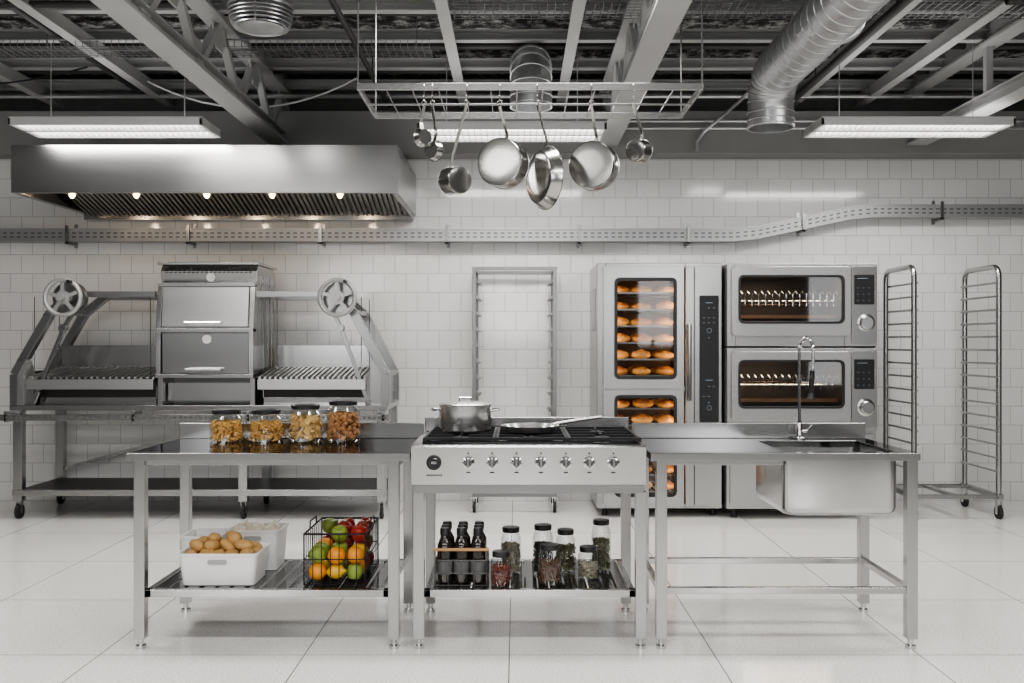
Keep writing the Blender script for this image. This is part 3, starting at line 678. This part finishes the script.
for k,L_ in enumerate(lay):
    for j,row in enumerate(L_):
        for i,kd in enumerate(row):
            if kd: fruit(kd,(fx0+0.05+i*0.09+random.uniform(-.003,.003),fy0+0.055+j*0.1+random.uniform(-.006,.006),zb+0.048+k*0.08+random.uniform(-.003,.003)))

# ---------------------------------------------------------------- pot rack
t=thing('pot_rack','steel hanging pot rack suspended from the ceiling','pot rack',(0.07,5,2.65))
px0,px1=-0.775,0.913
for y in (4.7,5.3): part(t,'rail',MB().box(px0,px1,y-0.006,y+0.006,2.64,2.675),STEELX,0.002)
part(t,'rail',MB().box(px0,px1,4.994,5.006,2.64,2.65),SIDESTEEL,0.002)
for x in (px0,px1): part(t,'end_rail',MB().box(x-0.006,x+0.006,4.7,5.3,2.64,2.675),STEELX,0.002)
m=MB()
for i in range(1,13):
    x=px0+(px1-px0)*i/13; m.tube([(x,4.7,2.658),(x,5.3,2.658)],0.003,6)
part(t,'cross_bar',m,SIDESTEEL)
for x in (px0+0.0,px1-0.0):
    for y in (4.7,5.3): part(t,'hanger',MB().tube([(x,y,2.65),(x,y,CZ)],0.0045,8),SIDESTEEL)

HY=4.7
def hook(x):
    pts=[(x,HY+0.014*math.cos(R(a)),2.64+0.018+0.014*math.sin(R(a))) for a in range(-30,200,30)]
    pts+= [(x,HY-0.015,2.62)]+[(x,HY-0.014*math.cos(R(a)),2.6-0.014*math.sin(R(a))) for a in range(0,200,30)]
    solo('s_hook',MB().tube(pts,0.003,6),CHROME,'small chrome hook hanging from the pot rack','hook',(x,HY,2.62),group='hooks on the pot rack')
def hung(x,name,label,hl,r,depth,yaw,shape='pan',tilt=0,roll=0):
    hook(x)
    t=thing(name,label,name.replace('_',' '),(0,0,0),group='cookware hanging from the pot rack')
    cz=-(hl+r)
    prof=[(0,0),(r*0.5,0),(r*0.9,0),(r*0.96,0.001),(r*0.995,0.006),(r,0.01),(r,depth-0.005),(r,depth),(r*1.03,depth+0.001),(r*0.97,depth+0.001),(r*0.96,0.012),(r*0.9,0.007),(0,0.007)]
    if shape=='fry': prof=[(0,0),(r*0.5,0),(r*0.78,0.0),(r*0.82,0.004),(r*0.98,depth),(r*1.02,depth),(r*0.97,depth+0.002),(r*0.8,0.009),(r*0.76,0.006),(0,0.006)]
    M=Matrix(((1,0,0),(0,0,1),(0,1,0)))
    part(t,'pan_body',MB().lathe(prof,(0,-0.01,cz),n=48,M=M),POLISH)
    dd=depth-0.015
    h=MB()
    h.beam((0,dd,-hl-0.006),(0,dd+0.012,-hl+0.03),0.02,0.004,(0,1,0))
    h.beam((0,dd+0.012,-hl+0.03),(0,0.0,-0.035),0.016,0.006,(0,1,0))
    h.ring((0,0,-0.02),0.012,0.0035,(0,1,0),20,6)
    part(t,'handle',h,POLISH,0.0015)
    t.location=(x,HY,2.598); t.rotation_euler=(tilt,roll,R(yaw))
    return t
hung(-0.45,'small_pan','tiny shallow steel pan hanging from rack',0.14,0.048,0.035,38,'fry')
hung(-0.41,'small_pan','tiny shallow steel pan hanging from rack',0.20,0.052,0.03,-35,'fry')
hung(-0.24,'saucepan','small deep steel saucepan hanging from rack',0.33,0.068,0.1,35,tilt=0.1,roll=0.05)
hung(-0.08,'saucepan','wide steel saucepan hanging with base outward',0.19,0.12,0.09,-24)
hung(0.105,'frying_pan','steel frying pan turned sideways hanging from rack',0.235,0.155,0.05,-62,'fry',roll=-0.06)
hung(0.37,'saucepan','wide polished steel saucepan hanging from rack',0.205,0.118,0.08,-24)
hung(0.575,'saucepan','tiny steel saucepan hanging from rack',0.195,0.055,0.075,-38,tilt=0.1)

# ---------------------------------------------------------------- hood
hx0,hx1,hy0,hy1,hz0,hz1=-3.795,-0.887,7.2,8.5,2.53,2.888
t=thing('extractor_hood','long stainless steel extractor hood mounted above the grill','extractor hood',(-2.34,8.0,2.53))
part(t,'front_panel',MB().box(hx0,hx1,hy0,hy0+0.015,hz0,hz1),STEEL)
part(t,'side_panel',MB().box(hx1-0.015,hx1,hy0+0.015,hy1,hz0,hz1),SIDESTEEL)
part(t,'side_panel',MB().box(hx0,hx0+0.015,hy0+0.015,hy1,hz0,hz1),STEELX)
part(t,'top_panel',MB().box(hx0+0.015,hx1-0.015,hy0+0.015,hy1,hz1-0.015,hz1),STEELX)
m=MB().box(hx0+0.015,hx1-0.015,hy0+0.015,hy0+0.04,hz0,hz0+0.012).box(hx0+0.015,hx1-0.015,hy1-0.12,hy1,hz0-0.05,hz0+0.02).box(hx0+0.015,hx0+0.05,hy0+0.04,hy1-0.12,hz0,hz0+0.012).box(hx1-0.05,hx1-0.015,hy0+0.04,hy1-0.12,hz0,hz0+0.012)
part(t,'bottom_rim',m,STEEL)
FILT=plain('filter_steel',(0.33,0.325,0.315),0.85,0.35)
for i in range(6):
    a=hx0+0.05+i*(hx1-hx0-0.1)/6; b=a+(hx1-hx0-0.1)/6-0.008
    m=MB().beam(((a+b)/2,hy1-0.14,hz0+0.02),((a+b)/2,hy0+0.3,hz0+0.26),b-a,0.006)
    k=11
    for j in range(k):
        x=a+(b-a)*(j+0.5)/k
        m.beam((x,hy1-0.14,hz0+0.0),(x,hy0+0.3,hz0+0.24),0.022,0.035)
    part(t,'baffle_filter',m,FILT,0,'slatted steel baffle filter')
for x in (-3.53,-3.02,-2.46,-1.94,-1.40):
    yb=hy0+0.42
    b=part(t,'lamp_holder',MB().lathe([(0,0.1),(0.035,0.1),(0.035,0.03),(0.042,0.01),(0.042,0.0)],(x,yb,hz0+0.055),n=20),STEELX)
    q=mkmesh('bulb',MB().ball((x,yb,hz0+0.05),0.024,(1,1,1.2),14,8),BULB,absloc(t)); q.parent=b
    ld=bpy.data.lights.new('hood_bulb_glow','POINT'); ld.energy=1.8; ld.color=(1,0.76,0.52); ld.shadow_soft_size=0.025
    lo=bpy.data.objects.new('bulb_glow',ld); lo.location=(x+2.34,yb-8.0,0.01); lo.parent=t; COL.objects.link(lo)

# ---------------------------------------------------------------- casters
def caster(root,x,y,r=0.045,z1=0.13):
    c=part(root,'caster',MB().box(x-0.02,x-0.015,y-0.02,y+0.02,r*0.7,z1-0.01).box(x+0.015,x+0.02,y-0.02,y+0.02,r*0.7,z1-0.01).box(x-0.025,x+0.025,y-0.025,y+0.025,z1-0.012,z1),CHROME)
    w=mkmesh('wheel',MB().cyl((x-0.012,y,r),(x+0.012,y,r),r,n=24).cyl((x-0.016,y,r),(x+0.016,y,r),r*0.3,n=12),RUBBER,absloc(root)); w.parent=c

def bakers_rack():
    x0,x1,y0,y1=-0.345,0.32,7.92,8.4
    t=thing('tray_rack','empty stainless steel bakery tray rack on casters','tray rack',(0,8.15,0))
    for x in (x0,x1):
        for y in (y0,y1): part(t,'post',MB().box(x-0.015,x+0.015,y-0.015,y+0.015,0.13,2.01),RACKSTEEL,0.002)
    for s,x in ((1,x0),(-1,x1)):
        for i in range(13):
            z=0.3+i*0.133
            part(t,'runner',MB().box(min(x+s*0.014,x+s*0.05),max(x+s*0.014,x+s*0.05),y0-0.012,y1,z,z+0.005).box(min(x+s*0.014,x+s*0.018),max(x+s*0.014,x+s*0.018),y0-0.012,y1,z,z+0.035),RACKSTEEL)
    m=MB()
    for y in (y0,y1): m.box(x0-0.02,x1+0.02,y-0.014,y+0.014,2.0,2.03).box(x0,x1,y-0.014,y+0.014,0.13,0.16)
    for x in (x0,x1): m.box(x-0.014,x+0.014,y0,y1,0.13,0.16).box(x-0.014,x+0.014,y0,y1,2.0,2.03)
    part(t,'frame',m,RACKSTEEL,0.002)
    for x in (x0,x1):
        for y in (y0,y1): caster(t,x,y)
bakers_rack()
t=thing('roll_in_rack','tall stainless steel roll-in rack with arched sides on casters','tray rack',(3.5,7.9,0))
for x in (3.165,3.84):
    pts=[(x,7.62,0.2)]+[(x,7.62,1.9)]+[(x,7.7-0.08*math.cos(R(a)),1.93+0.08*math.sin(R(a))) for a in range(0,91,15)]+[(x,8.12+0.08*math.sin(R(a)),1.93+0.08*math.cos(R(a))) for a in range(0,91,15)]+[(x,8.2,1.9),(x,8.2,0.2)]
    part(t,'side_frame',MB().tube(pts,0.022,12),STEELX)
    s=1 if x<3.5 else -1
    for i in range(15):
        z=0.38+i*0.107
        part(t,'runner',MB().tube([(x+s*0.02,7.6,z),(x+s*0.02,8.22,z)],0.009,6),SIDESTEEL)
m=MB()
for x in (3.165,3.84): m.box(x-0.02,x+0.02,7.58,8.24,0.16,0.2)
for y in (7.62,8.2): m.box(3.165,3.84,y-0.018,y+0.018,0.16,0.195)
m.box(3.48,3.53,7.62,8.2,0.165,0.19)
part(t,'base_frame',m,STEELX,0.003)
for x in (3.165,3.84):
    for y in (7.62,8.2): caster(t,x,y,0.055,0.16)

# ---------------------------------------------------------------- bread oven
ox0,ox1,oy0,oy1,oz0,oz1=0.651,1.656,7.7,8.45,0.07,2.043
t=thing('bread_oven','tall stainless steel bread oven with two glowing windows','bread oven',(1.15,8.05,0))
m=MB().box(ox0,ox0+0.07,oy0,oy1,oz0,oz1).box(1.36,ox1,oy0,oy1,oz0,oz1).box(ox0+0.07,1.36,oy0,oy1,2.0,oz1).box(ox0+0.07,1.36,oy0,oy1,oz0,0.11).box(ox0+0.07,1.36,oy0,oy1,1.01,1.055).box(ox0+0.07,1.36,oy1-0.03,oy1,0.11,2.0)
part(t,'oven_body',m,STEELX,0.004)
part(t,'side_vent',MB().box(ox0-0.004,ox0,oy0+0.15,oy0+0.5,1.5,1.85),SIDESTEEL,0.001)
for z0,z1 in ((0.11,1.01),(1.055,2.0)):
    part(t,'cavity_lining',MB().box(ox0+0.07,ox0+0.075,oy0+0.02,oy1-0.03,z0,z1).box(1.355,1.36,oy0+0.02,oy1-0.03,z0,z1).box(ox0+0.07,1.36,oy1-0.035,oy1-0.03,z0,z1),WARMIN)
    for xx in (0.755,1.325):
        ld=bpy.data.lights.new('oven_lamp','AREA'); ld.shape='RECTANGLE'; ld.size=z1-z0-0.1; ld.size_y=0.03; ld.energy=2.9; ld.color=(1,0.62,0.27)
        l=bpy.data.objects.new('oven_lamp_glow',ld); l.parent=t; COL.objects.link(l)
        l.location=Vector((xx,7.76,(z0+z1)/2))-Vector(t.location)
        tgt=Vector((1.04,8.0,(z0+z1)/2))-Vector((xx,7.76,(z0+z1)/2))
        zc=-tgt.normalized(); xc=Vector((0,0,1)); yc=zc.cross(xc).normalized()
        l.rotation_euler=Matrix((xc,yc,zc)).transposed().to_euler()
for dz0_,dz1,wz0,wz1 in ((1.034,2.012,1.119,1.914),(0.1,1.022,0.178,0.974)):
    d=part(t,'door',MB().rrframe((0.70,1.345,dz0_,dz1,0.012),(0.796,1.278,wz0,wz1,0.035),oy0-0.035,oy0-0.002),ENAMEL,0.003)
    def sub(n,mb,mt,bev=0):
        q=mkmesh(n,mb,mt,absloc(t),bev); q.parent=d; return q
    sub('window_gasket',MB().rrframe((0.786,1.288,wz0-0.01,wz1+0.01,0.043),(0.812,1.262,wz0+0.016,wz1-0.016,0.03),oy0-0.04,oy0-0.03),BLACK,0.002)
    sub('window_glass',MB().rrpanel(0.797,1.277,wz0+0.001,wz1-0.001,0.034,oy0-0.024,oy0-0.02),OVGLASS)
part(t,'handle',MB().cyl((1.385,oy0-0.055,0.94),(1.385,oy0-0.055,1.55),0.017,n=20).cyl((1.385,oy0-0.055,0.99),(1.385,oy0,0.99),0.01,n=10).cyl((1.385,oy0-0.055,1.5),(1.385,oy0,1.5),0.01,n=10),CHROME,0,'long vertical chrome handle')
part(t,'side_panel',MB().box(1.36,1.428,oy0-0.02,oy0-0.001,0.1,2.012),ENAMEL,0.004)
part(t,'side_panel',MB().box(1.434,1.65,oy0-0.02,oy0-0.001,0.1,2.012),ENAMEL,0.004)
part(t,'control_panel',MB().rrpanel(1.47,1.625,0.765,1.78,0.01,oy0-0.026,oy0-0.019),PANELBLK,0,'black glass control strip')
m=MB()
for z in (1.68,1.6,1.56,1.44,1.05,0.97,0.92):
    for x in (1.505,1.545,1.585):
        if random.random()<0.7: m.box(x-0.005,x+0.005,oy0-0.028,oy0-0.026,z,z+0.004)
for z in (1.72,1.1): m.box(1.52,1.575,oy0-0.028,oy0-0.026,z,z+0.004).ring((1.548,oy0-0.027,z-0.22),0.018,0.0012,(0,1,0),20,4)
part(t,'display_marks',m,LED)
for x in (0.72,1.6):
    for y in (7.8,8.38): part(t,'foot',MB().cyl((x,y,0),(x,y,0.07),0.025,0.02),BLACK)
bread=None
for base in (1.13,0.19):
    for s in range(6):
        z=base+s*0.135
        if z>1.9 or (base<1 and z>0.93): continue
        m=MB()
        for i in range(17): m.tube([(0.74+0.6*i/16,7.79,z),(0.74+0.6*i/16,8.38,z)],0.0025,5)
        m.box(0.73,1.352,7.785,7.79,z-0.006,z+0.008)
        for y in (8.08,8.38): m.tube([(0.73,y,z),(1.352,y,z)],0.004,6)
        if s==0 and base>1: first_sh=part(t,'oven_shelf',m,RACKSTEEL,0,'wire oven shelf'); zf=z
        else:
            c=first_sh.copy(); COL.objects.link(c); c.location=(0,0,z-zf)
        for i in range(3):
            for j in range(2):
                if j==1 and random.random()<0.2: continue
                x=0.85+i*0.192+random.uniform(-0.012,0.012); y=7.91+j*0.25+random.uniform(-.015,.015)
                if bread is None:
                    bo=(x,y,z+0.003)
                    m=MB().ball((x,y,z+0.036),0.038,(2.25,1.75,1.15),26,14)
                    for v in m.v:
                        rel=v-Vector((x,y,z+0.036))
                        if rel.z>0:
                            v.z-=0.009*max(0,math.cos(rel.x*110+rel.y*50))**8
                            v.z+=0.004*math.sin(rel.x*70+1)
                        else: v.z=z+0.036+rel.z*0.8
                    bread=solo('bread_loaf',m,BREAD,'golden brown crusty bread loaf on oven shelf','bread',bo,group='bread loaves in the oven')
                else:
                    c=clone(bread,(x-bo[0],y-bo[1],z+0.003-bo[2])); c.rotation_euler=(0,0,random.uniform(-0.35,0.35)+(math.pi if random.random()<0.5 else 0)); q=random.uniform(0.88,1.05); c.scale=(q,q,q*random.uniform(0.85,1.12))

# ---------------------------------------------------------------- deck ovens
def deck_unit(z0,h=0.655):
    x0,x1,y0,y1=1.675,2.865,7.6,8.42
    t=thing('deck_oven','stainless steel deck oven unit with wide dark window','deck oven',(2.27,8.0,z0),group='stacked deck ovens')
    wx0,wx1,wz0,wz1=1.762,2.587,z0+0.185,z0+0.555
    m=MB().box(x0,wx0-0.02,y0,y1,z0,z0+h).box(wx1+0.02,x1,y0,y1,z0,z0+h).box(wx0-0.02,wx1+0.02,y0,y1,z0,wz0-0.02).box(wx0-0.02,wx1+0.02,y0,y1,wz1+0.02,z0+h).box(wx0-0.02,wx1+0.02,y1-0.05,y1,wz0-0.02,wz1+0.02)
    part(t,'oven_body',m,ENAMEL,0.004)
    part(t,'cavity_lining',MB().box(wx0-0.02,wx0-0.015,y0,y1-0.05,wz0-0.02,wz1+0.02).box(wx1+0.015,wx1+0.02,y0,y1-0.05,wz0-0.02,wz1+0.02).box(wx0,wx1,y1-0.055,y1-0.05,wz0-0.02,wz1+0.02).box(wx0,wx1,y0,y1-0.05,wz1+0.015,wz1+0.02).box(wx0,wx1,y0,y1-0.05,wz0-0.02,wz0-0.015),DARKIN)
    d=part(t,'door',MB().rrframe((x0+0.03,2.645,z0+0.08,z0+0.63,0.03),(wx0,wx1,wz0,wz1,0.04),y0-0.04,y0-0.001),ENAMEL,0.006)
    q=mkmesh('window_gasket',MB().rrframe((wx0-0.008,wx1+0.008,wz0-0.008,wz1+0.008,0.046),(wx0+0.01,wx1-0.01,wz0+0.01,wz1-0.01,0.035),y0-0.046,y0-0.036),BLACK,absloc(t),0.002); q.parent=d
    q=mkmesh('window_glass',MB().rrpanel(wx0+0.001,wx1-0.001,wz0+0.001,wz1-0.001,0.038,y0-0.03,y0-0.026),DKGLASS,absloc(t)); q.parent=d
    m=MB(); zz=z0+0.36
    for i in range(15):
        x=wx0+0.02+(wx1-wx0-0.06)*i/14
        m.tube([(x,y0+0.08,zz),(x,y1-0.1,zz)],0.004,5)
        m.tube([(x,y0+0.08,zz-0.04),(x,y0+0.08,zz+0.055),(x+0.018,y0+0.08,zz+0.078),(x+0.034,y0+0.08,zz+0.055)],0.006,6)
    for y in (y0+0.08,y1-0.1): m.tube([(wx0-0.01,y,zz),(wx1+0.01,y,zz)],0.006,6)
    part(t,'oven_rack',m,CHROME,0,'wire rack with upright hooks')
    part(t,'baking_tray',MB().box(wx0,wx1,y0+0.08,y1-0.1,z0+0.22,z0+0.226).box(wx0,wx1,y0+0.08,y0+0.085,z0+0.22,z0+0.25),plain('copper_tray',(0.45,0.25,0.14),1,0.3))
    part(t,'control_face',MB().rrpanel(2.66,x1-0.005,z0+0.02,z0+0.635,0.02,y0-0.015,y0-0.001),STEELX,0.002)
    part(t,'display',MB().rrpanel(2.678,2.835,z0+0.33,z0+0.565,0.008,y0-0.022,y0-0.014),PANELBLK,0,'black glass display')
    m=MB()
    for r_ in range(3):
        for c_ in range(3): m.box(2.7+c_*0.045,2.708+c_*0.045,y0-0.024,y0-0.022,z0+0.36+r_*0.05,z0+0.363+r_*0.05)
    m.box(2.7,2.78,y0-0.024,y0-0.022,z0+0.535,z0+0.538)
    part(t,'display_marks',m,LED)
    part(t,'knob',MB().lathe([(0.07,0),(0.07,0.008),(0.055,0.012),(0.05,0.04),(0.045,0.045),(0,0.045)],(2.77,y0-0.014,z0+0.185),(0,-1,0),n=32),STEEL,0,'large round steel knob')
    ld=bpy.data.lights.new('deck_oven_lamp','AREA'); ld.size=0.7; ld.size_y=0.1; ld.shape='RECTANGLE'; ld.energy=5; ld.color=(1,0.8,0.55)
    l=bpy.data.objects.new('oven_lamp_glow',ld); l.parent=t; COL.objects.link(l); l.location=(-0.1,-0.33,wz1+0.01-z0)
    return t
u=deck_unit(0.705)
clone(u,(0,0,0.67))
solo('deck_oven_spacer',MB().box(1.68,2.86,7.62,8.42,1.36,1.375),BLACK,'thin dark spacer between the stacked ovens','oven spacer',(2.27,8,1.36))
t=thing('oven_stand','stainless steel cabinet base carrying the deck ovens','oven stand',(2.27,8.0,0))
part(t,'cabinet_body',MB().box(1.675,2.865,7.62,8.42,0.08,0.705),ENAMEL,0.005)
part(t,'cabinet_door',MB().box(1.70,2.26,7.6,7.618,0.12,0.68),ENAMEL,0.004); part(t,'cabinet_door',MB().box(2.28,2.84,7.6,7.618,0.12,0.68),ENAMEL,0.004)
for x in (1.75,2.79):
    for y in (7.7,8.35): part(t,'foot',MB().cyl((x,y,0),(x,y,0.08),0.025,0.02),BLACK)

# ---------------------------------------------------------------- grill station
t=thing('grill_station','stainless steel wood-fired grill station with central oven','grill station',(-2.52,8.0,0))
gx0,gx1,gy0,gy1=-4.02,-1.02,7.6,8.38
part(t,'counter',MB().box(gx0,gx1,gy0,gy1,0.865,0.905),STEEL,0.003)
m=MB().box(gx0-0.03,gx1+0.03,7.5,7.53,0.79,0.84).box(gx0-0.03,gx1+0.03,7.53,7.62,0.79,0.797)
for x in (gx0+0.02,-3.0,-2.1,gx1-0.02): m.box(x-0.012,x+0.012,7.5,7.66,0.78,0.865)
part(t,'front_rail',m,STEEL,0.002)
m=MB()
for i in range(75): x=gx0+0.02+i*0.04; m.box(x,x+0.022,7.497,7.502,0.806,0.824)
part(t,'rail_slots',m,SLOT)
for x in (-3.96,-2.17,-1.07):
    for y in (gy0+0.04,gy1-0.04):
        part(t,'leg',MB().box(x-0.035,x+0.035,y-0.035,y+0.035,0.14,0.865),STEEL if y<8 else STEELX,0.003)
        caster(t,x,y,0.06,0.15)
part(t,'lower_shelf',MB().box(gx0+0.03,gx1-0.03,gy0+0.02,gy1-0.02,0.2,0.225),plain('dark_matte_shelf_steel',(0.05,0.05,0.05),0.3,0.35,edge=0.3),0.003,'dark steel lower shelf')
part(t,'shelf_edge',MB().box(gx0+0.02,gx1-0.02,gy0+0.0,gy0+0.02,0.185,0.235),STEELX,0.003)
part(t,'brace',MB().beam((-3.96,gy1-0.04,0.3),(-2.17,gy1-0.04,0.8),0.03,0.03),STEELX)
CAV=plain('sooty_dark_steel',(0.03,0.028,0.027),0.3,0.5)  # black of the raised tray, put in as shade between the grate bars
def grillside(s,xo,xi,xs,xt):
    pts=[(xo,0.905),(xo,1.15),(xs,1.65),(xt,1.805)]
    f=MB()
    for y in (7.66,8.25):
        for (xa,za),(xb,zb_) in zip(pts[:-1],pts[1:]): f.beam((xa,y,za),(xb,y,zb_),0.065,0.07,(0,1,0))
        f.beam((xt,y,1.79),(xi,y,1.79),0.05,0.045)
    for (xa,za) in pts[1:]: f.beam((xa,7.66,za),(xa,8.25,za),0.04,0.04)
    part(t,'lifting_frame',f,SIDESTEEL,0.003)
    sg=1 if s>0 else -1
    part(t,'inner_brace',MB().beam((xo+sg*0.14,7.66,0.92),(xs+sg*0.10,7.66,1.52),0.03,0.03,(0,1,0)).beam((xs+sg*0.10,7.66,1.52),(xt+sg*0.02,7.66,1.72),0.03,0.03,(0,1,0)).cyl((xs+sg*0.1,7.62,1.52),(xs+sg*0.1,7.68,1.52),0.03),SIDESTEEL,0.002)
    part(t,'side_plate',MB().prism([(xo,0.905),(xo,1.15),(xo+sg*0.09,1.32),(xo+sg*0.13,1.2),(xo+sg*0.13,0.905)],7.69,7.70),STEELX,0.001)
    part(t,'end_panel',MB().box(min(xo,xo+sg*0.01),max(xo,xo+sg*0.01),7.69,8.22,0.905,1.15),STEELX,0.001)
    a,b=min(xo,xi)+ (0.11 if s>0 else 0.02),max(xo,xi)-(0.02 if s>0 else 0.17)
    part(t,'firebox',MB().box(a,b,8.2,8.24,0.905,1.38).box(a,a+0.012,7.75,8.2,0.905,1.12).box(b-0.012,b,7.75,8.2,0.905,1.12).box(a,b,7.75,7.765,0.905,0.96),STEEL,0.002)
    part(t,'ember_tray',MB().box(a+0.012,b-0.012,7.765,8.2,0.91,1.06),CAV,0,'blackened ember tray')
    g=MB()
    k=20
    for i in range(k+1):
        x=a+(b-a)*i/k; g.beam((x,7.66,1.12),(x,8.16,1.19),0.02,0.018)
    g.box(a-0.01,b+0.01,7.63,7.655,1.03,1.11)
    g.beam((a,7.66,1.1),(a,8.16,1.17),0.015,0.05); g.beam((b,7.66,1.1),(b,8.16,1.17),0.015,0.05)
    part(t,'grill_grate',g,DOORSTEEL,0.001,'ribbed steel grill grate with drip lip')
    for x in (a+0.03,b-0.03):
        for y in (7.68,8.1): part(t,'lifting_cable',MB().tube([(x,y,1.13),(x,y,1.77)],0.004,6),CHROME)
    wx=-3.548 if s>0 else -1.40
    wh=MB().ring((wx,7.5,1.757),0.138,0.018,(0,1,0),40,10).cyl((wx,7.46,1.757),(wx,7.66,1.757),0.026)
    wh.lathe([(0.0,0),(0.055,0),(0.055,0.012),(0,0.012)],(wx,7.495,1.757),(0,1,0),28)
    for i in range(5):
        an=R(72*i+20); ca,sa=math.cos(an),math.sin(an)
        wh.beam((wx+0.02*ca,7.5,1.757+0.02*sa),(wx+0.135*ca,7.5,1.757+0.135*sa),0.014,0.028,(0,0,1) if abs(sa)<0.95 else (1,0,0))
    w=part(t,'crank_wheel',wh,CASTPALE,0,'pale spoked cast crank wheel')
    an=R(60); q=mkmesh('wheel_knob',MB().cyl((wx+0.14*math.cos(an),7.5,1.757+0.14*math.sin(an)),(wx+0.14*math.cos(an),7.43,1.757+0.14*math.sin(an)),0.014),BLACK,absloc(t)); q.parent=w
    part(t,'wheel_plate',MB().cyl((wx,7.6,1.757),(wx,7.66,1.757),0.13,n=32),SIDESTEEL)
grillside(1,-4.0,-2.88,-3.714,-3.52)
grillside(-1,-1.04,-2.07,-1.30,-1.476)
# centre oven
cx0,cx1=-2.865,-2.087
part(t,'oven_body',MB().prismx([(7.68,1.15),(7.68,1.5),(7.71,1.86),(7.78,1.9),(7.80,2.0),(8.25,2.0),(8.3,1.9),(8.3,1.15)],cx0+0.01,cx1-0.01),STEELX,0.005)
for x in (cx0,cx1-0.04): part(t,'frame_post',MB().prismx([(7.61,1.14),(7.61,1.5),(7.67,1.87),(7.74,1.87),(7.74,1.14)],x,x+0.04),STEELX,0.004)
for z,y in ((1.135,7.60),(1.5,7.605),(1.865,7.655)): part(t,'frame_rail',MB().box(cx0,cx1,y,y+0.09,z-0.012,z+0.016),STEELX,0.003)
part(t,'oven_base',MB().box(cx0,cx0+0.04,7.66,8.3,0.905,1.12),STEELX,0.003); part(t,'oven_base',MB().box(cx1-0.04,cx1,7.66,8.3,0.905,1.12),STEELX,0.003)
part(t,'oven_base_recess',MB().box(cx0+0.04,cx1-0.04,7.9,8.3,0.905,1.15),RACKSTEEL,0.003)
part(t,'drawer_front',MB().box(cx0+0.05,cx1-0.05,7.75,7.77,0.93,1.08),STEELX,0.003)
part(t,'oven_cowl',MB().prismx([(7.74,1.88),(7.72,1.98),(7.76,2.03),(8.25,2.03),(8.3,1.98),(8.3,1.88)],cx0+0.0,cx1-0.0),STEELX,0.004)
part(t,'cowl_lip',MB().box(cx0-0.02,cx1+0.02,7.70,8.3,2.03,2.05),STEEL,0.003)
m=MB()
for i in range(20):
    x=cx0+0.04+i*0.0355; m.box(x,x+0.022,7.715,7.73,1.99,2.0)
    m.box(x,x+0.022,7.718,7.735,1.965,1.972)
part(t,'vent_slots',m,BLACK)
def slab(z0,z1,yb,yt,xa,xb,th): return MB().prismx([(yb-th,z0),(yt-th,z1),(yt,z1),(yb,z0)],xa,xb)
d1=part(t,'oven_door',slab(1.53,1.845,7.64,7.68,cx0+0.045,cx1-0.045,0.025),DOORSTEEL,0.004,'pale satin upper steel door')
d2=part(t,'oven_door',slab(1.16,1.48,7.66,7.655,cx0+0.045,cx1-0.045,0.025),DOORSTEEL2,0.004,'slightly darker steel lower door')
for d,z,y in ((d1,1.56,7.618),(d2,1.19,7.635)):
    q=mkmesh('handle',MB().tube([(cx0+0.25,y,z),(cx0+0.25,y-0.055,z),(cx1-0.25,y-0.055,z),(cx1-0.25,y,z)],0.012,8),CHROME,absloc(t)); q.parent=d
for z,y in ((1.93,7.735),(1.43,7.635)):
    part(t,'thermometer',MB().lathe([(0.035,0),(0.035,0.02),(0.028,0.022),(0.026,0.016),(0,0.016)],(-2.46,y,z),(0,-1,0),n=24),WHITEP,0,'small round thermometer dial')
for s_,x in ((-1,cx0),(1,cx1)):
    for i in range(4): part(t,'side_rib',MB().box(min(x,x+s_*0.008),max(x,x+s_*0.008),7.80+i*0.12,7.82+i*0.12,1.2,1.95),STEELX,0.002)

# ---------------------------------------------------------------- lighting & camera
w=bpy.data.worlds.new('world'); bpy.context.scene.world=w; w.use_nodes=True
bg=w.node_tree.nodes['Background']; bg.inputs[0].default_value=(0.93,0.97,1,1); bg.inputs[1].default_value=0.6
def area(loc,rot,sx,sy,e,col=(1,1,1)):
    ld=bpy.data.lights.new('window_light','AREA'); ld.shape='RECTANGLE'; ld.size=sx; ld.size_y=sy; ld.energy=e; ld.color=col
    o=bpy.data.objects.new('window_light',ld); o.location=loc; o.rotation_euler=[R(a) for a in rot]; COL.objects.link(o)
for x in (-3.5,0,2.8): area((x,-3.42,2.2),(88,0,0),1.4 if x<2 else 0.8,1.7,30,(0.98,0.985,1))  # frontal fill lamps added behind the camera, in front of the added panes
vs=bpy.context.scene.view_settings
try:
    vs.view_transform='AgX'; vs.look='AgX - Medium High Contrast'
except Exception as ex: print(ex)
cam=bpy.data.cameras.new('camera'); co=bpy.data.objects.new('camera',cam); COL.objects.link(co)
co.location=(0,0,1.40); co.rotation_euler=(R(90),0,0)
cam.sensor_width=36; cam.lens=958/1024*36; cam.shift_x=-4/1024; cam.shift_y=1.5/1024; cam.clip_start=0.05
bpy.context.scene.camera=co
